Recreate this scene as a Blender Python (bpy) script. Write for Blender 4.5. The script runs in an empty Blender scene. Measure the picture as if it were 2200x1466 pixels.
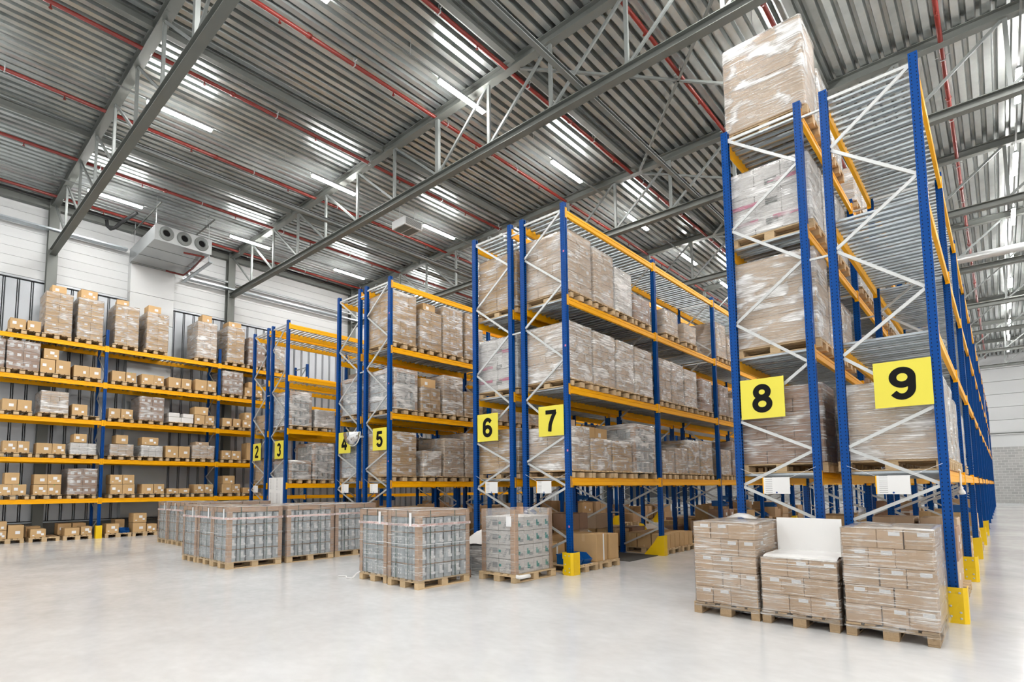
import bpy, math, random
from mathutils import Matrix, Vector, noise

rnd = random.Random(7)
sc = bpy.context.scene
COL = sc.collection

# ------------------------------------------------------------------ camera
cam_d = bpy.data.cameras.new('camera')
cam = bpy.data.objects.new('camera', cam_d)
COL.objects.link(cam)
R_ = Vector((0.72563287, 0.68804864, -0.00678339))
U_ = Vector((0.06179147, -0.05534188, 0.99655361))
F_ = Vector((-0.68530195, 0.7235512, 0.08267342))
M = Matrix((R_, U_, -F_)).transposed().to_4x4()
M.translation = Vector((0, 0, 1.65))
cam.matrix_world = M
cam_d.sensor_fit = 'HORIZONTAL'
cam_d.sensor_width = 36.0
cam_d.lens = 1193.4934 / 2200 * 36
cam_d.shift_x = (1100 - 1020.2356) / 2200
cam_d.shift_y = (949.18935 - 733) / 2200
cam_d.clip_start = 0.05
cam_d.clip_end = 300
sc.camera = cam

# ------------------------------------------------------------------ world, exposure
w = bpy.data.worlds.new('world')
sc.world = w
w.use_nodes = True
w.node_tree.nodes['Background'].inputs[0].default_value = (1.0, 0.99, 0.97, 1)
w.node_tree.nodes['Background'].inputs[1].default_value = 0.7
LAMP = 102.0
sc.view_settings.view_transform = 'Standard'
sc.view_settings.look = 'None'
sc.view_settings.gamma = 1.0
sc.view_settings.use_curve_mapping = False
sc.view_settings.exposure = 0.9
cy = sc.cycles
cy.max_bounces = 6
cy.diffuse_bounces = 3
cy.use_adaptive_sampling = True
cy.adaptive_threshold = 0.08
cy.adaptive_min_samples = 12
cy.glossy_bounces = 3
cy.transmission_bounces = 2
cy.transparent_max_bounces = 20
cy.sample_clamp_indirect = 4.0
cy.caustics_reflective = False
cy.caustics_refractive = False
cy.use_denoising = True


# ------------------------------------------------------------------ materials
def srgb(h):
    h = h.lstrip('#')
    o = []
    for i in (0, 2, 4):
        c = int(h[i:i + 2], 16) / 255
        o.append(c / 12.92 if c <= .04045 else ((c + .055) / 1.055) ** 2.4)
    return (*o, 1)


MATS = {}


def newmat(name):
    m = bpy.data.materials.new(name)
    m.use_nodes = True
    MATS[name] = m
    return m, m.node_tree.nodes, m.node_tree.links, m.node_tree.nodes['Principled BSDF']


def N(nodes, t, **kw):
    n = nodes.new(t)
    for k, v in kw.items():
        if k in n.bl_rna.properties:
            setattr(n, k, v)
        else:
            n.inputs[k].default_value = v
    return n


def math_(nodes, links, op, a, b=None, clamp=False):
    n = nodes.new('ShaderNodeMath')
    n.operation = op
    n.use_clamp = clamp
    for i, q in enumerate((a, b)):
        if q is None:
            continue
        if isinstance(q, (int, float)):
            n.inputs[i].default_value = q
        else:
            links.new(q, n.inputs[i])
    return n.outputs[0]


def plain(name, col, rough=.5, metal=0.0, var=.0, nscale=6.0, bump=0.0, spec=.5, stretch=(1, 1, 1), rand=0.0, coord='Object'):
    m, nd, lk, b = newmat(name)
    b.inputs['Roughness'].default_value = rough
    b.inputs['Metallic'].default_value = metal
    b.inputs['Specular IOR Level'].default_value = spec
    c = srgb(col)
    b.inputs['Base Color'].default_value = c
    if var or rand or bump:
        tc = nd.new('ShaderNodeTexCoord')
        mp = nd.new('ShaderNodeMapping')
        mp.inputs['Scale'].default_value = stretch
        lk.new(tc.outputs[coord], mp.inputs[0])
        ns = N(nd, 'ShaderNodeTexNoise', Scale=nscale, Detail=4.0, Roughness=.6)
        lk.new(mp.outputs[0], ns.inputs['Vector'])
        f = math_(nd, lk, 'MULTIPLY_ADD', ns.outputs['Fac'], 2 * var)
        f.node.inputs[2].default_value = 1 - var
        if rand:
            oi = nd.new('ShaderNodeObjectInfo')
            r = math_(nd, lk, 'MULTIPLY_ADD', oi.outputs['Random'], 2 * rand)
            r.node.inputs[2].default_value = 1 - rand
            f = math_(nd, lk, 'MULTIPLY', f, r)
        mx = nd.new('ShaderNodeVectorMath')
        mx.operation = 'SCALE'
        mx.inputs[0].default_value = c[:3]
        lk.new(f, mx.inputs['Scale'])
        lk.new(mx.outputs[0], b.inputs['Base Color'])
        if bump:
            bp = N(nd, 'ShaderNodeBump', Strength=bump, Distance=.01)
            lk.new(ns.outputs['Fac'], bp.inputs['Height'])
            lk.new(bp.outputs[0], b.inputs['Normal'])
    return m


def carton_mat(name, col, tape, rand=.07):
    m, nd, lk, b = newmat(name)
    b.inputs['Roughness'].default_value = .62
    tc = nd.new('ShaderNodeTexCoord')
    sx = nd.new('ShaderNodeSeparateXYZ')
    lk.new(tc.outputs['Generated'], sx.inputs[0])
    band = math_(nd, lk, 'SUBTRACT', sx.outputs[0], .5)
    band = math_(nd, lk, 'ABSOLUTE', band)
    band = math_(nd, lk, 'LESS_THAN', band, .055)
    hi = math_(nd, lk, 'GREATER_THAN', sx.outputs[2], .72)
    lo = math_(nd, lk, 'LESS_THAN', sx.outputs[2], .2)
    hl = math_(nd, lk, 'MAXIMUM', hi, lo)
    band = math_(nd, lk, 'MULTIPLY', band, hl)
    band = math_(nd, lk, 'MULTIPLY', band, .55)
    ns = N(nd, 'ShaderNodeTexNoise', Scale=5.0, Detail=5.0)
    lk.new(tc.outputs['Object'], ns.inputs['Vector'])
    oi = nd.new('ShaderNodeObjectInfo')
    f = math_(nd, lk, 'MULTIPLY_ADD', ns.outputs['Fac'], .16)
    f.node.inputs[2].default_value = .92
    r = math_(nd, lk, 'MULTIPLY_ADD', oi.outputs['Random'], 2 * rand)
    r.node.inputs[2].default_value = 1 - rand
    f = math_(nd, lk, 'MULTIPLY', f, r)
    mx = N(nd, 'ShaderNodeMix', data_type='RGBA')
    mx.inputs[6].default_value = srgb(col)
    mx.inputs[7].default_value = srgb(tape)
    lk.new(band, mx.inputs[0])
    sc_ = nd.new('ShaderNodeVectorMath')
    sc_.operation = 'SCALE'
    lk.new(mx.outputs[2], sc_.inputs[0])
    lk.new(f, sc_.inputs['Scale'])
    lk.new(sc_.outputs[0], b.inputs['Base Color'])
    return m


carton_mat('kraft', '#C9A574', '#D9BC8F')
carton_mat('kraft_pale', '#CDB294', '#DBC5AA')
carton_mat('kraft_dark', '#A4826A', '#B2937C')
carton_mat('kraft_wrapped', '#D3BBA0', '#DDC9B1')
carton_mat('kraft_front', '#CBAE8F', '#D8C0A5')
carton_mat('carton_white', '#E3E0DC', '#EDEBE8', .03)
plain('kraft_plain', '#C3A27A', .62, var=.12, nscale=1.5)
plain('pink_print', '#D77A97', .6)
plain('teal_print', '#4E9A93', .6)
plain('grey_print', '#A7A9AB', .6)
plain('paper', '#EFEFEF', .6, rand=.04)
plain('red_print', '#B63A3F', .6)
plain('green_tag', '#59C766', .5)
plain('wood', '#CBB089', .7, var=.2, nscale=9, stretch=(1.2, 8, 8), rand=.12, bump=.15)
plain('wood_old', '#A58C6C', .75, var=.3, nscale=9, stretch=(1.2, 8, 8), rand=.12, bump=.15)
plain('galvanised', '#B4BCC1', .35, .6, var=.14, nscale=14, rand=.05)
plain('brace_steel', '#C9CBCA', .42, .45, rand=.04)
plain('beam_yellow', '#FFB600', .4, 0, var=.04, nscale=3, rand=.03, spec=.25)
plain('guard_yellow', '#F5CB08', .38, 0, var=.05, nscale=5)
plain('blue_plain', '#04438A', .35, 0)
plain('steel_grey', '#6E716D', .5, .1, var=.06, nscale=2)
plain('web_grey', '#7E8280', .5, .2, var=.06, nscale=3)
plain('pipe_red', '#701E15', .35, 0, var=.08, nscale=4)
plain('panel_white', '#D0D2D2', .45, 0, var=.02, nscale=2, rand=.015)
plain('cladding', '#B3B7BB', .42, .4, var=.04, nscale=2, rand=.02)
plain('slot_dark', '#2B2C2E', .7)
plain('plinth', '#6C6A64', .8, var=.1)
plain('unit_metal', '#A9ADAE', .3, .55, var=.05, nscale=3)
plain('duct_metal', '#C7CACA', .35, .6, var=.06, nscale=3)
plain('black', '#080808', .6, spec=.2)
plain('sign_yellow', '#E8DB4A', .45)
plain('board_edge', '#C6A58A', .7, var=.06, nscale=8, rand=.04)
plain('can_grey', '#C0C7CA', .42, .15, var=.05, nscale=5, rand=.06)
plain('can_gap', '#4A5257', .7)
plain('white_board', '#F6F6F5', .5)
plain('bin_blue', '#1560A8', .35)
plain('crate_green', '#2E5B4E', .5)
plain('cloth_white', '#E9E7E4', .7)
plain('sheet_white', '#F4F4F3', .22)
plain('tape_red', '#C6685E', .5)
plain('chrome', '#E8E8E8', .06, 1.0)
plain('rod', '#C9CCCD', .35, .6)
plain('rubber', '#1E1F20', .6)
plain('floor_rubber', '#4A4743', .8, var=.1)


def upright_mat():
    m, nd, lk, b = newmat('upright_blue')
    b.inputs['Roughness'].default_value = .33
    b.inputs['Specular IOR Level'].default_value = .18
    tc = nd.new('ShaderNodeTexCoord')
    s = nd.new('ShaderNodeSeparateXYZ')
    lk.new(tc.outputs['Object'], s.inputs[0])
    z = math_(nd, lk, 'MULTIPLY', s.outputs[2], 1 / .05)
    z = math_(nd, lk, 'FRACT', z)
    z = math_(nd, lk, 'SUBTRACT', z, .5)
    z = math_(nd, lk, 'ABSOLUTE', z)
    z = math_(nd, lk, 'LESS_THAN', z, .17)

    def band(o):
        a = math_(nd, lk, 'ABSOLUTE', o)
        a = math_(nd, lk, 'SUBTRACT', a, .028)
        a = math_(nd, lk, 'ABSOLUTE', a)
        return math_(nd, lk, 'LESS_THAN', a, .0055)
    mk = math_(nd, lk, 'MAXIMUM', band(s.outputs[0]), band(s.outputs[1]))
    mk = math_(nd, lk, 'MULTIPLY', mk, z)
    mx = N(nd, 'ShaderNodeMix', data_type='RGBA')
    mx.inputs[6].default_value = srgb('#00458E')
    mx.inputs[7].default_value = srgb('#061226')
    lk.new(mk, mx.inputs[0])
    lk.new(mx.outputs[2], b.inputs['Base Color'])


upright_mat()


def film_mat(name, amt, milk_glint, glare_patch):
    m, nd, lk, b = newmat(name)
    out = nd['Material Output']
    b.inputs['Base Color'].default_value = (.93, .92, .90, 1)
    b.inputs['Roughness'].default_value = .16
    b.inputs['Specular IOR Level'].default_value = .9
    tc = nd.new('ShaderNodeTexCoord')
    mp = nd.new('ShaderNodeMapping')
    mp.inputs['Scale'].default_value = (1.5, 1.5, 34)
    lk.new(tc.outputs['Object'], mp.inputs[0])
    n1 = N(nd, 'ShaderNodeTexNoise', Scale=1.6, Detail=3.0, Roughness=.62)
    lk.new(mp.outputs[0], n1.inputs['Vector'])
    bp = N(nd, 'ShaderNodeBump', Strength=.75, Distance=.018)
    lk.new(n1.outputs['Fac'], bp.inputs['Height'])
    lk.new(bp.outputs[0], b.inputs['Normal'])
    gl = nd.new('ShaderNodeBsdfGlossy')
    gl.inputs['Roughness'].default_value = .2
    gl.inputs['Color'].default_value = (1, 1, 1, 1)
    lk.new(bp.outputs[0], gl.inputs['Normal'])
    ly = N(nd, 'ShaderNodeLayerWeight', Blend=.35)
    lk.new(bp.outputs[0], ly.inputs['Normal'])
    mr = N(nd, 'ShaderNodeMapRange')
    mr.inputs[1].default_value = .5
    mr.inputs[2].default_value = .7
    mr.inputs[3].default_value = amt
    mr.inputs[4].default_value = amt + milk_glint  # streaks mix milky folds with painted highlight dashes
    lk.new(n1.outputs['Fac'], mr.inputs[0])
    n4 = N(nd, 'ShaderNodeTexNoise', Scale=2.1, Detail=2.0, Roughness=.5, Distortion=.8)
    mp4 = nd.new('ShaderNodeMapping')
    mp4.inputs['Scale'].default_value = (1, 1, 2.2)
    oi = nd.new('ShaderNodeObjectInfo')
    lk.new(tc.outputs['Object'], mp4.inputs[0])
    lk.new(oi.outputs['Location'], mp4.inputs['Location'])
    lk.new(mp4.outputs[0], n4.inputs['Vector'])
    pr = N(nd, 'ShaderNodeMapRange')
    pr.inputs[1].default_value = .48
    pr.inputs[2].default_value = .68
    pr.inputs[3].default_value = 0.0
    pr.inputs[4].default_value = glare_patch  # white glare patches painted into the film, imitating lamp reflections
    lk.new(n4.outputs['Fac'], pr.inputs[0])
    pk = math_(nd, lk, 'MULTIPLY', pr.outputs[0], math_(nd, lk, 'MULTIPLY', n1.outputs['Fac'], 1.9))
    fac = math_(nd, lk, 'ADD', mr.outputs[0], pk, True)
    tr = nd.new('ShaderNodeBsdfTransparent')
    tr.inputs[0].default_value = (.985, .985, .985, 1)
    mix1 = nd.new('ShaderNodeMixShader')
    lk.new(fac, mix1.inputs[0])
    lk.new(tr.outputs[0], mix1.inputs[1])
    lk.new(b.outputs[0], mix1.inputs[2])
    mix2 = nd.new('ShaderNodeMixShader')
    g = math_(nd, lk, 'MULTIPLY', ly.outputs['Fresnel'], .55, True)
    lk.new(g, mix2.inputs[0])
    lk.new(mix1.outputs[0], mix2.inputs[1])
    lk.new(gl.outputs[0], mix2.inputs[2])
    lk.new(mix2.outputs[0], out.inputs['Surface'])
    return m


film_mat('film', .06, .65, .4)
film_mat('film_milky', .14, .75, .6)
film_mat('film_heavy', .14, .8, .7)
film_mat('film_glare', .1, .6, .95)
film_mat('film_front', .03, .55, .2)
film_mat('film_clear', .02, .4, .12)
film_mat('film_top', .45, .5, .4)


def tape_mat():
    m, nd, lk, b = newmat('warning_tape')
    b.inputs['Roughness'].default_value = .5
    tc = nd.new('ShaderNodeTexCoord')
    mp = nd.new('ShaderNodeMapping')
    mp.inputs['Scale'].default_value = (26, 26, 8)
    lk.new(tc.outputs['Object'], mp.inputs[0])
    n1 = N(nd, 'ShaderNodeTexNoise', Scale=1.4, Detail=1.0)
    lk.new(mp.outputs[0], n1.inputs['Vector'])
    f = math_(nd, lk, 'GREATER_THAN', n1.outputs['Fac'], .53)
    mx = N(nd, 'ShaderNodeMix', data_type='RGBA')
    mx.inputs[6].default_value = srgb('#EFE6E2')
    mx.inputs[7].default_value = srgb('#ECDAD5')
    lk.new(f, mx.inputs[0])
    lk.new(mx.outputs[2], b.inputs['Base Color'])


tape_mat()


def floor_mat():
    m, nd, lk, b = newmat('floor_concrete')
    tc = nd.new('ShaderNodeTexCoord')
    n1 = N(nd, 'ShaderNodeTexNoise', Scale=.3, Detail=3.0, Roughness=.5)
    n2 = N(nd, 'ShaderNodeTexNoise', Scale=1.7, Detail=3.0, Roughness=.5)
    mp = nd.new('ShaderNodeMapping')
    mp.inputs['Rotation'].default_value = (0, 0, .78)
    mp.inputs['Scale'].default_value = (1, 1.4, 1)
    lk.new(tc.outputs['Object'], mp.inputs[0])
    n3 = N(nd, 'ShaderNodeTexNoise', Scale=6.0, Detail=4.0)
    lk.new(mp.outputs[0], n3.inputs['Vector'])
    for n in (n1, n2):
        lk.new(tc.outputs['Object'], n.inputs['Vector'])
    a = math_(nd, lk, 'MULTIPLY', n1.outputs['Fac'], .45)
    c = math_(nd, lk, 'MULTIPLY_ADD', n2.outputs['Fac'], .3)
    lk.new(a, c.node.inputs[2])
    c2 = math_(nd, lk, 'MULTIPLY_ADD', n3.outputs['Fac'], .25)
    lk.new(c, c2.node.inputs[2])
    cr = nd.new('ShaderNodeValToRGB')
    cr.color_ramp.elements[0].position = .3
    cr.color_ramp.elements[0].color = srgb('#D3D4D4')
    cr.color_ramp.elements[1].position = .7
    cr.color_ramp.elements[1].color = srgb('#ECEDED')
    lk.new(c2, cr.inputs[0])
    lk.new(cr.outputs[0], b.inputs['Base Color'])
    rr = N(nd, 'ShaderNodeMapRange')
    rr.inputs[1].default_value = .3
    rr.inputs[2].default_value = .7
    rr.inputs[3].default_value = .13
    rr.inputs[4].default_value = .24
    lk.new(c2, rr.inputs[0])
    lk.new(rr.outputs[0], b.inputs['Roughness'])
    b.inputs['Specular IOR Level'].default_value = .5


floor_mat()


def deck_mat():
    m, nd, lk, b = newmat('roof_deck')
    b.inputs['Metallic'].default_value = .72
    tc = nd.new('ShaderNodeTexCoord')
    n1 = N(nd, 'ShaderNodeTexNoise', Scale=1.1, Detail=6.0, Roughness=.65)
    lk.new(tc.outputs['Object'], n1.inputs['Vector'])
    cr = nd.new('ShaderNodeValToRGB')
    cr.color_ramp.elements[0].position = .3
    cr.color_ramp.elements[0].color = srgb('#ABB1AF')
    cr.color_ramp.elements[1].position = .7
    cr.color_ramp.elements[1].color = srgb('#C8CDCB')
    lk.new(n1.outputs['Fac'], cr.inputs[0])
    lk.new(cr.outputs[0], b.inputs['Base Color'])
    b.inputs['Roughness'].default_value = .3


deck_mat()


def block_mat():
    m, nd, lk, b = newmat('block_wall')
    tc = nd.new('ShaderNodeTexCoord')
    mp = nd.new('ShaderNodeMapping')
    mp.inputs['Rotation'].default_value = (math.pi / 2, 0, 0)
    lk.new(tc.outputs['Object'], mp.inputs[0])
    br = nd.new('ShaderNodeTexBrick')
    br.inputs['Color1'].default_value = srgb('#A6A6A4')
    br.inputs['Color2'].default_value = srgb('#B5B5B2')
    br.inputs['Mortar'].default_value = srgb('#C9C9C6')
    br.inputs['Scale'].default_value = 1.0
    br.inputs['Mortar Size'].default_value = .015
    br.inputs['Brick Width'].default_value = .42
    br.inputs['Row Height'].default_value = .21
    lk.new(mp.outputs[0], br.inputs['Vector'])
    lk.new(br.outputs[0], b.inputs['Base Color'])
    b.inputs['Roughness'].default_value = .85
    bp = N(nd, 'ShaderNodeBump', Strength=.5, Distance=.01)
    bp.invert = True
    lk.new(br.outputs['Fac'], bp.inputs['Height'])
    lk.new(bp.outputs[0], b.inputs['Normal'])


block_mat()


def notice_mat():
    m, nd, lk, b = newmat('notice_paper')
    tc = nd.new('ShaderNodeTexCoord')
    s = nd.new('ShaderNodeSeparateXYZ')
    lk.new(tc.outputs['Generated'], s.inputs[0])
    z = math_(nd, lk, 'MULTIPLY', s.outputs[2], 9.0)
    z = math_(nd, lk, 'FRACT', z)
    z = math_(nd, lk, 'GREATER_THAN', z, .72)
    left = math_(nd, lk, 'LESS_THAN', s.outputs[0], .34)
    left2 = math_(nd, lk, 'GREATER_THAN', s.outputs[0], .08)
    f = math_(nd, lk, 'MULTIPLY', z, left)
    f = math_(nd, lk, 'MULTIPLY', f, left2)
    f = math_(nd, lk, 'MULTIPLY', f, .55)
    mx = N(nd, 'ShaderNodeMix', data_type='RGBA')
    mx.inputs[6].default_value = srgb('#EFEFEE')
    mx.inputs[7].default_value = srgb('#55585C')
    lk.new(f, mx.inputs[0])
    lk.new(mx.outputs[2], b.inputs['Base Color'])


notice_mat()

m, nd, lk, b = newmat('lamp_glow')
b.inputs['Base Color'].default_value = (1, 1, 1, 1)
b.inputs['Emission Color'].default_value = (1.0, .985, .96, 1)
b.inputs['Emission Strength'].default_value = LAMP


# ------------------------------------------------------------------ mesh tools
class MB:
    def __init__(s):
        s.v, s.f, s.m = [], [], []

    def add(s, vs, fs, mi=0):
        o = len(s.v)
        s.v += vs
        s.f += [tuple(o + i for i in q) for q in fs]
        s.m += [mi] * len(fs)

    def box(s, x0, x1, y0, y1, z0, z1, mi=0):
        s.add([(x0, y0, z0), (x1, y0, z0), (x1, y1, z0), (x0, y1, z0), (x0, y0, z1), (x1, y0, z1), (x1, y1, z1), (x0, y1, z1)],
              [(0, 3, 2, 1), (4, 5, 6, 7), (0, 1, 5, 4), (1, 2, 6, 5), (2, 3, 7, 6), (3, 0, 4, 7)], mi)

    def cbox(s, x0, x1, y0, y1, z0, z1, c=.006, mi=0):
        X, Y, Z = (x0, x1), (y0, y1), (z0, z1)
        v, idx = [], {}
        for i in (0, 1):
            for j in (0, 1):
                for k in (0, 1):
                    p = [X[i], Y[j], Z[k]]
                    d = (c if i == 0 else -c, c if j == 0 else -c, c if k == 0 else -c)
                    for a in range(3):
                        q = [p[t] + (0 if t == a else d[t]) for t in range(3)]
                        idx[(i, j, k, a)] = len(v)
                        v.append(tuple(q))
        F = []
        for a in range(3):
            b_, c_ = [t for t in range(3) if t != a]
            for e in (0, 1):
                q = []
                for (p, r) in ((0, 0), (1, 0), (1, 1), (0, 1)):
                    t = [0, 0, 0]
                    t[a], t[b_], t[c_] = e, p, r
                    q.append(idx[(*t, a)])
                F.append(tuple(q))
        for a in range(3):
            b_, c_ = [t for t in range(3) if t != a]
            for p in (0, 1):
                for r in (0, 1):
                    t0, t1 = [0, 0, 0], [0, 0, 0]
                    t0[a], t1[a] = 0, 1
                    for t in (t0, t1):
                        t[b_], t[c_] = p, r
                    F.append((idx[(*t0, b_)], idx[(*t1, b_)], idx[(*t1, c_)], idx[(*t0, c_)]))
        for i in (0, 1):
            for j in (0, 1):
                for k in (0, 1):
                    F.append((idx[(i, j, k, 0)], idx[(i, j, k, 1)], idx[(i, j, k, 2)]))
        cen = Vector(((x0 + x1) / 2, (y0 + y1) / 2, (z0 + z1) / 2))
        G = []
        for q in F:
            a_, b2, c2 = (Vector(v[q[0]]), Vector(v[q[1]]), Vector(v[q[2]]))
            n = (b2 - a_).cross(c2 - a_)
            mid = sum((Vector(v[t]) for t in q), Vector()) / len(q)
            G.append(q if n.dot(mid - cen) > 0 else q[::-1])
        s.add(v, G, mi)

    def prism(s, poly, axis, a0, a1, mi=0):
        """poly: list of 2D points (in the two other axes, cyclic order), extruded along axis"""
        def P(u, v, t):
            return {'x': (t, u, v), 'y': (u, t, v), 'z': (u, v, t)}[axis]
        n = len(poly)
        vs = [P(u, v, a0) for u, v in poly] + [P(u, v, a1) for u, v in poly]
        area = sum(poly[i][0] * poly[(i + 1) % n][1] - poly[(i + 1) % n][0] * poly[i][1] for i in range(n))
        flip = (area < 0) != (axis == 'y')
        fs = [tuple(range(n))[::-1], tuple(range(n, 2 * n))] + [(i, (i + 1) % n, n + (i + 1) % n, n + i) for i in range(n)]
        if flip:
            fs = [q[::-1] for q in fs]
        s.add(vs, fs, mi)

    def bar(s, p, q, w, h=None, mi=0, up=(0, 0, 1)):
        h = h or w
        p, q = Vector(p), Vector(q)
        d = (q - p).normalized()
        u = Vector(up)
        if abs(d.dot(u)) > .98:
            u = Vector((1, 0, 0))
        a = d.cross(u).normalized() * w / 2
        b_ = a.cross(d).normalized() * h / 2
        vs = [p - a - b_, p + a - b_, p + a + b_, p - a + b_, q - a - b_, q + a - b_, q + a + b_, q - a + b_]
        s.add([tuple(t) for t in vs], [(0, 1, 2, 3), (7, 6, 5, 4), (0, 4, 5, 1), (1, 5, 6, 2), (2, 6, 7, 3), (3, 7, 4, 0)], mi)

    def tube(s, pts, r, n=8, mi=0, cap=True):
        pts = [Vector(p) for p in pts]
        rings = []
        o = len(s.v)
        prev = None
        for i, p in enumerate(pts):
            d = ((pts[min(i + 1, len(pts) - 1)] - pts[max(i - 1, 0)])).normalized()
            u = Vector((0, 0, 1)) if abs(d.z) < .95 else Vector((1, 0, 0))
            a = d.cross(u).normalized()
            b_ = a.cross(d).normalized()
            for k in range(n):
                t = 2 * math.pi * k / n
                s.v.append(tuple(p + a * math.cos(t) * r + b_ * math.sin(t) * r))
        for i in range(len(pts) - 1):
            for k in range(n):
                s.f.append((o + i * n + k, o + (i + 1) * n + k, o + (i + 1) * n + (k + 1) % n, o + i * n + (k + 1) % n))
                s.m.append(mi)
        if cap:
            s.f.append(tuple(o + k for k in range(n)))
            s.f.append(tuple(o + (len(pts) - 1) * n + k for k in range(n))[::-1])
            s.m += [mi, mi]

    def lathe(s, prof, axis, cen, n=24, mi=0):
        """prof: (t along axis, radius)"""
        o = len(s.v)
        for t, r in prof:
            for k in range(n):
                a = 2 * math.pi * k / n
                c_, d_ = r * math.cos(a), r * math.sin(a)
                p = {'x': (t, c_, d_), 'y': (c_, t, d_), 'z': (c_, d_, t)}[axis]
                s.v.append((cen[0] + p[0], cen[1] + p[1], cen[2] + p[2]))
        for i in range(len(prof) - 1):
            for k in range(n):
                s.f.append((o + i * n + k, o + i * n + (k + 1) % n, o + (i + 1) * n + (k + 1) % n, o + (i + 1) * n + k))
                s.m.append(mi)

    def mesh(s, name, mats, smooth=False):
        me = bpy.data.meshes.new(name)
        me.from_pydata(s.v, [], s.f)
        if isinstance(mats, str):
            mats = [mats]
        for q in mats:
            me.materials.append(MATS[q])
        if len(mats) > 1:
            me.polygons.foreach_set('material_index', s.m)
        if smooth:
            me.polygons.foreach_set('use_smooth', [True] * len(me.polygons))
        me.update()
        return me


CACHE = {}


def cached(key, fn):
    if key not in CACHE:
        CACHE[key] = fn()
    return CACHE[key]


def link(name, me, parent=None, loc=(0, 0, 0), rz=0.0):
    o = bpy.data.objects.new(name, me)
    COL.objects.link(o)
    if parent is not None:
        o.parent = parent
    o.location = loc
    if rz:
        o.rotation_euler = (0, 0, rz)
    return o


def tag(o, label=None, cat=None, group=None, kind=None):
    if label:
        o['label'] = label
    if cat:
        o['category'] = cat
    if group:
        o['group'] = group
    if kind:
        o['kind'] = kind
    return o


def thing(name, label, cat, loc=(0, 0, 0), rz=0.0, group=None, kind=None):
    o = bpy.data.objects.new(name, None)
    COL.objects.link(o)
    o.location = loc
    o.rotation_euler = (0, 0, rz)
    o.empty_display_size = .1
    return tag(o, label, cat, group, kind)


def R3(x):
    return round(x, 3)


NUM = {1: 'one', 2: 'two', 3: 'three', 4: 'four', 5: 'five', 6: 'six', 7: 'seven', 8: 'eight', 9: 'nine'}
ORD = ['first', 'second', 'third', 'fourth', 'fifth', 'sixth', 'seventh', 'eighth', 'ninth', 'tenth', 'eleventh', 'twelfth', 'thirteenth', 'fourteenth', 'fifteenth', 'sixteenth', 'seventeenth', 'eighteenth', 'nineteenth', 'twentieth', 'twenty-first', 'twenty-second']

# ------------------------------------------------------------------ key dimensions
Y0 = 8.98
BAY = 3.9
TOP = 7.31
XP = {'9B': -.516, '9A': -1.54, '8B': -1.873, '8A': -2.911, '7B': -6.036, '7A': -7.071, '6B': -7.41, '6A': -8.464,
      '5B': -11.587, '5A': -12.649, '4B': -12.953, '4A': -14.018, '3B': -17.091, '3A': -18.155, '2B': -18.48, '2A': -19.552,
      '1B': -22.7, '1A': -23.75}
LEV = [1.83, 3.63, 5.41, 7.19]
LEV1 = [1.37, 2.72, 4.06, 5.39, 6.70]
WALLX = -24.4
ENDY = 61.4
ZDECK = 12.07

# ------------------------------------------------------------------ floor
mb = MB()
mb.box(-30, 16, -14, 66, -.2, 0)
tag(link('floor', mb.mesh('floor', 'floor_concrete')), 'pale polished concrete floor of the hall', None, None, 'structure')
# ------------------------------------------------------------------ roof deck
mb = MB()
prof = []
x = -24.7
while x < 12:
    prof += [(x, ZDECK), (x + .13, ZDECK), (x + .158, ZDECK + .14), (x + .222, ZDECK + .14)]
    x += .25
ya, yb = -12, 62
vs = [(px, ya, pz) for px, pz in prof] + [(px, yb, pz) for px, pz in prof]
n = len(prof)
mb.add(vs, [(i, n + i, n + i + 1, i + 1) for i in range(n - 1)])
mb.box(-24.8, 12, ya, yb, ZDECK + .22, ZDECK + .3)
ceiling = tag(link('ceiling', mb.mesh('ceiling', 'roof_deck')), 'corrugated galvanised steel roof deck', None, None, 'structure')
TRY = [3.61 + 6.33 * k for k in range(9)]


def hsec(w, h, t=.012, tw=.012):
    a, b_, c = w / 2, h / 2, tw / 2
    return [(-a, -b_), (a, -b_), (a, -b_ + t), (c, -b_ + t), (c, b_ - t), (a, b_ - t), (a, b_), (-a, b_), (-a, b_ - t), (-c, b_ - t), (-c, -b_ + t), (-a, -b_ + t)]


def hbeam_mesh(axis, L, w, h, mat, t=.016):
    def f():
        m_ = MB()
        P = hsec(w, h, t, t * .8)
        m_.prism(P, axis, 0, L)
        return m_.mesh('h_section', mat)
    return cached(('hb', axis, R3(L), w, h, mat), f)


edges = [-12] + TRY + [ENDY]
for xp in (-18.7, -13.1, -7.94, -2.7):
    for a, b_ in zip(edges[:-1], edges[1:]):
        link('purlin', hbeam_mesh('y', b_ - a - .22, .14, .2, 'steel_grey'), ceiling, (xp, a + .11, ZDECK - .105))
for xp in (-15.3, -6.1):
    for a, b_ in zip(TRY[:-1], TRY[1:]):
        link('tie_beam', hbeam_mesh('y', b_ - a - .02, .11, .11, 'web_grey'), ceiling, (xp, a + .01, 10.28))
# eaves beam
for a, b_ in zip(edges[:-1], edges[1:]):
    link('eaves_beam', hbeam_mesh('y', b_ - a - .22, .2, .28, 'steel_grey'), ceiling, (WALLX + .16, a + .11, ZDECK - .2))
# roof cross bracing
for i in (1, 2, 3):
    for (xa, xb) in ((-7.9, -2.7),):
        for p, q in (((xa, TRY[i] + .1), (xb, TRY[i + 1] - .1)), ((xb, TRY[i] + .1), (xa, TRY[i + 1] - .1))):
            mb = MB()
            mb.bar((p[0], p[1], 11.82), (q[0], q[1], 11.82), .06, .06)
            link('roof_brace', mb.mesh('roof_brace', 'web_grey'), ceiling)

# ------------------------------------------------------------------ trusses
NX = [-10.75 + 1.9 * k for k in range(-7, 8)]
ZT, ZB = 11.93, 10.12


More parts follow.
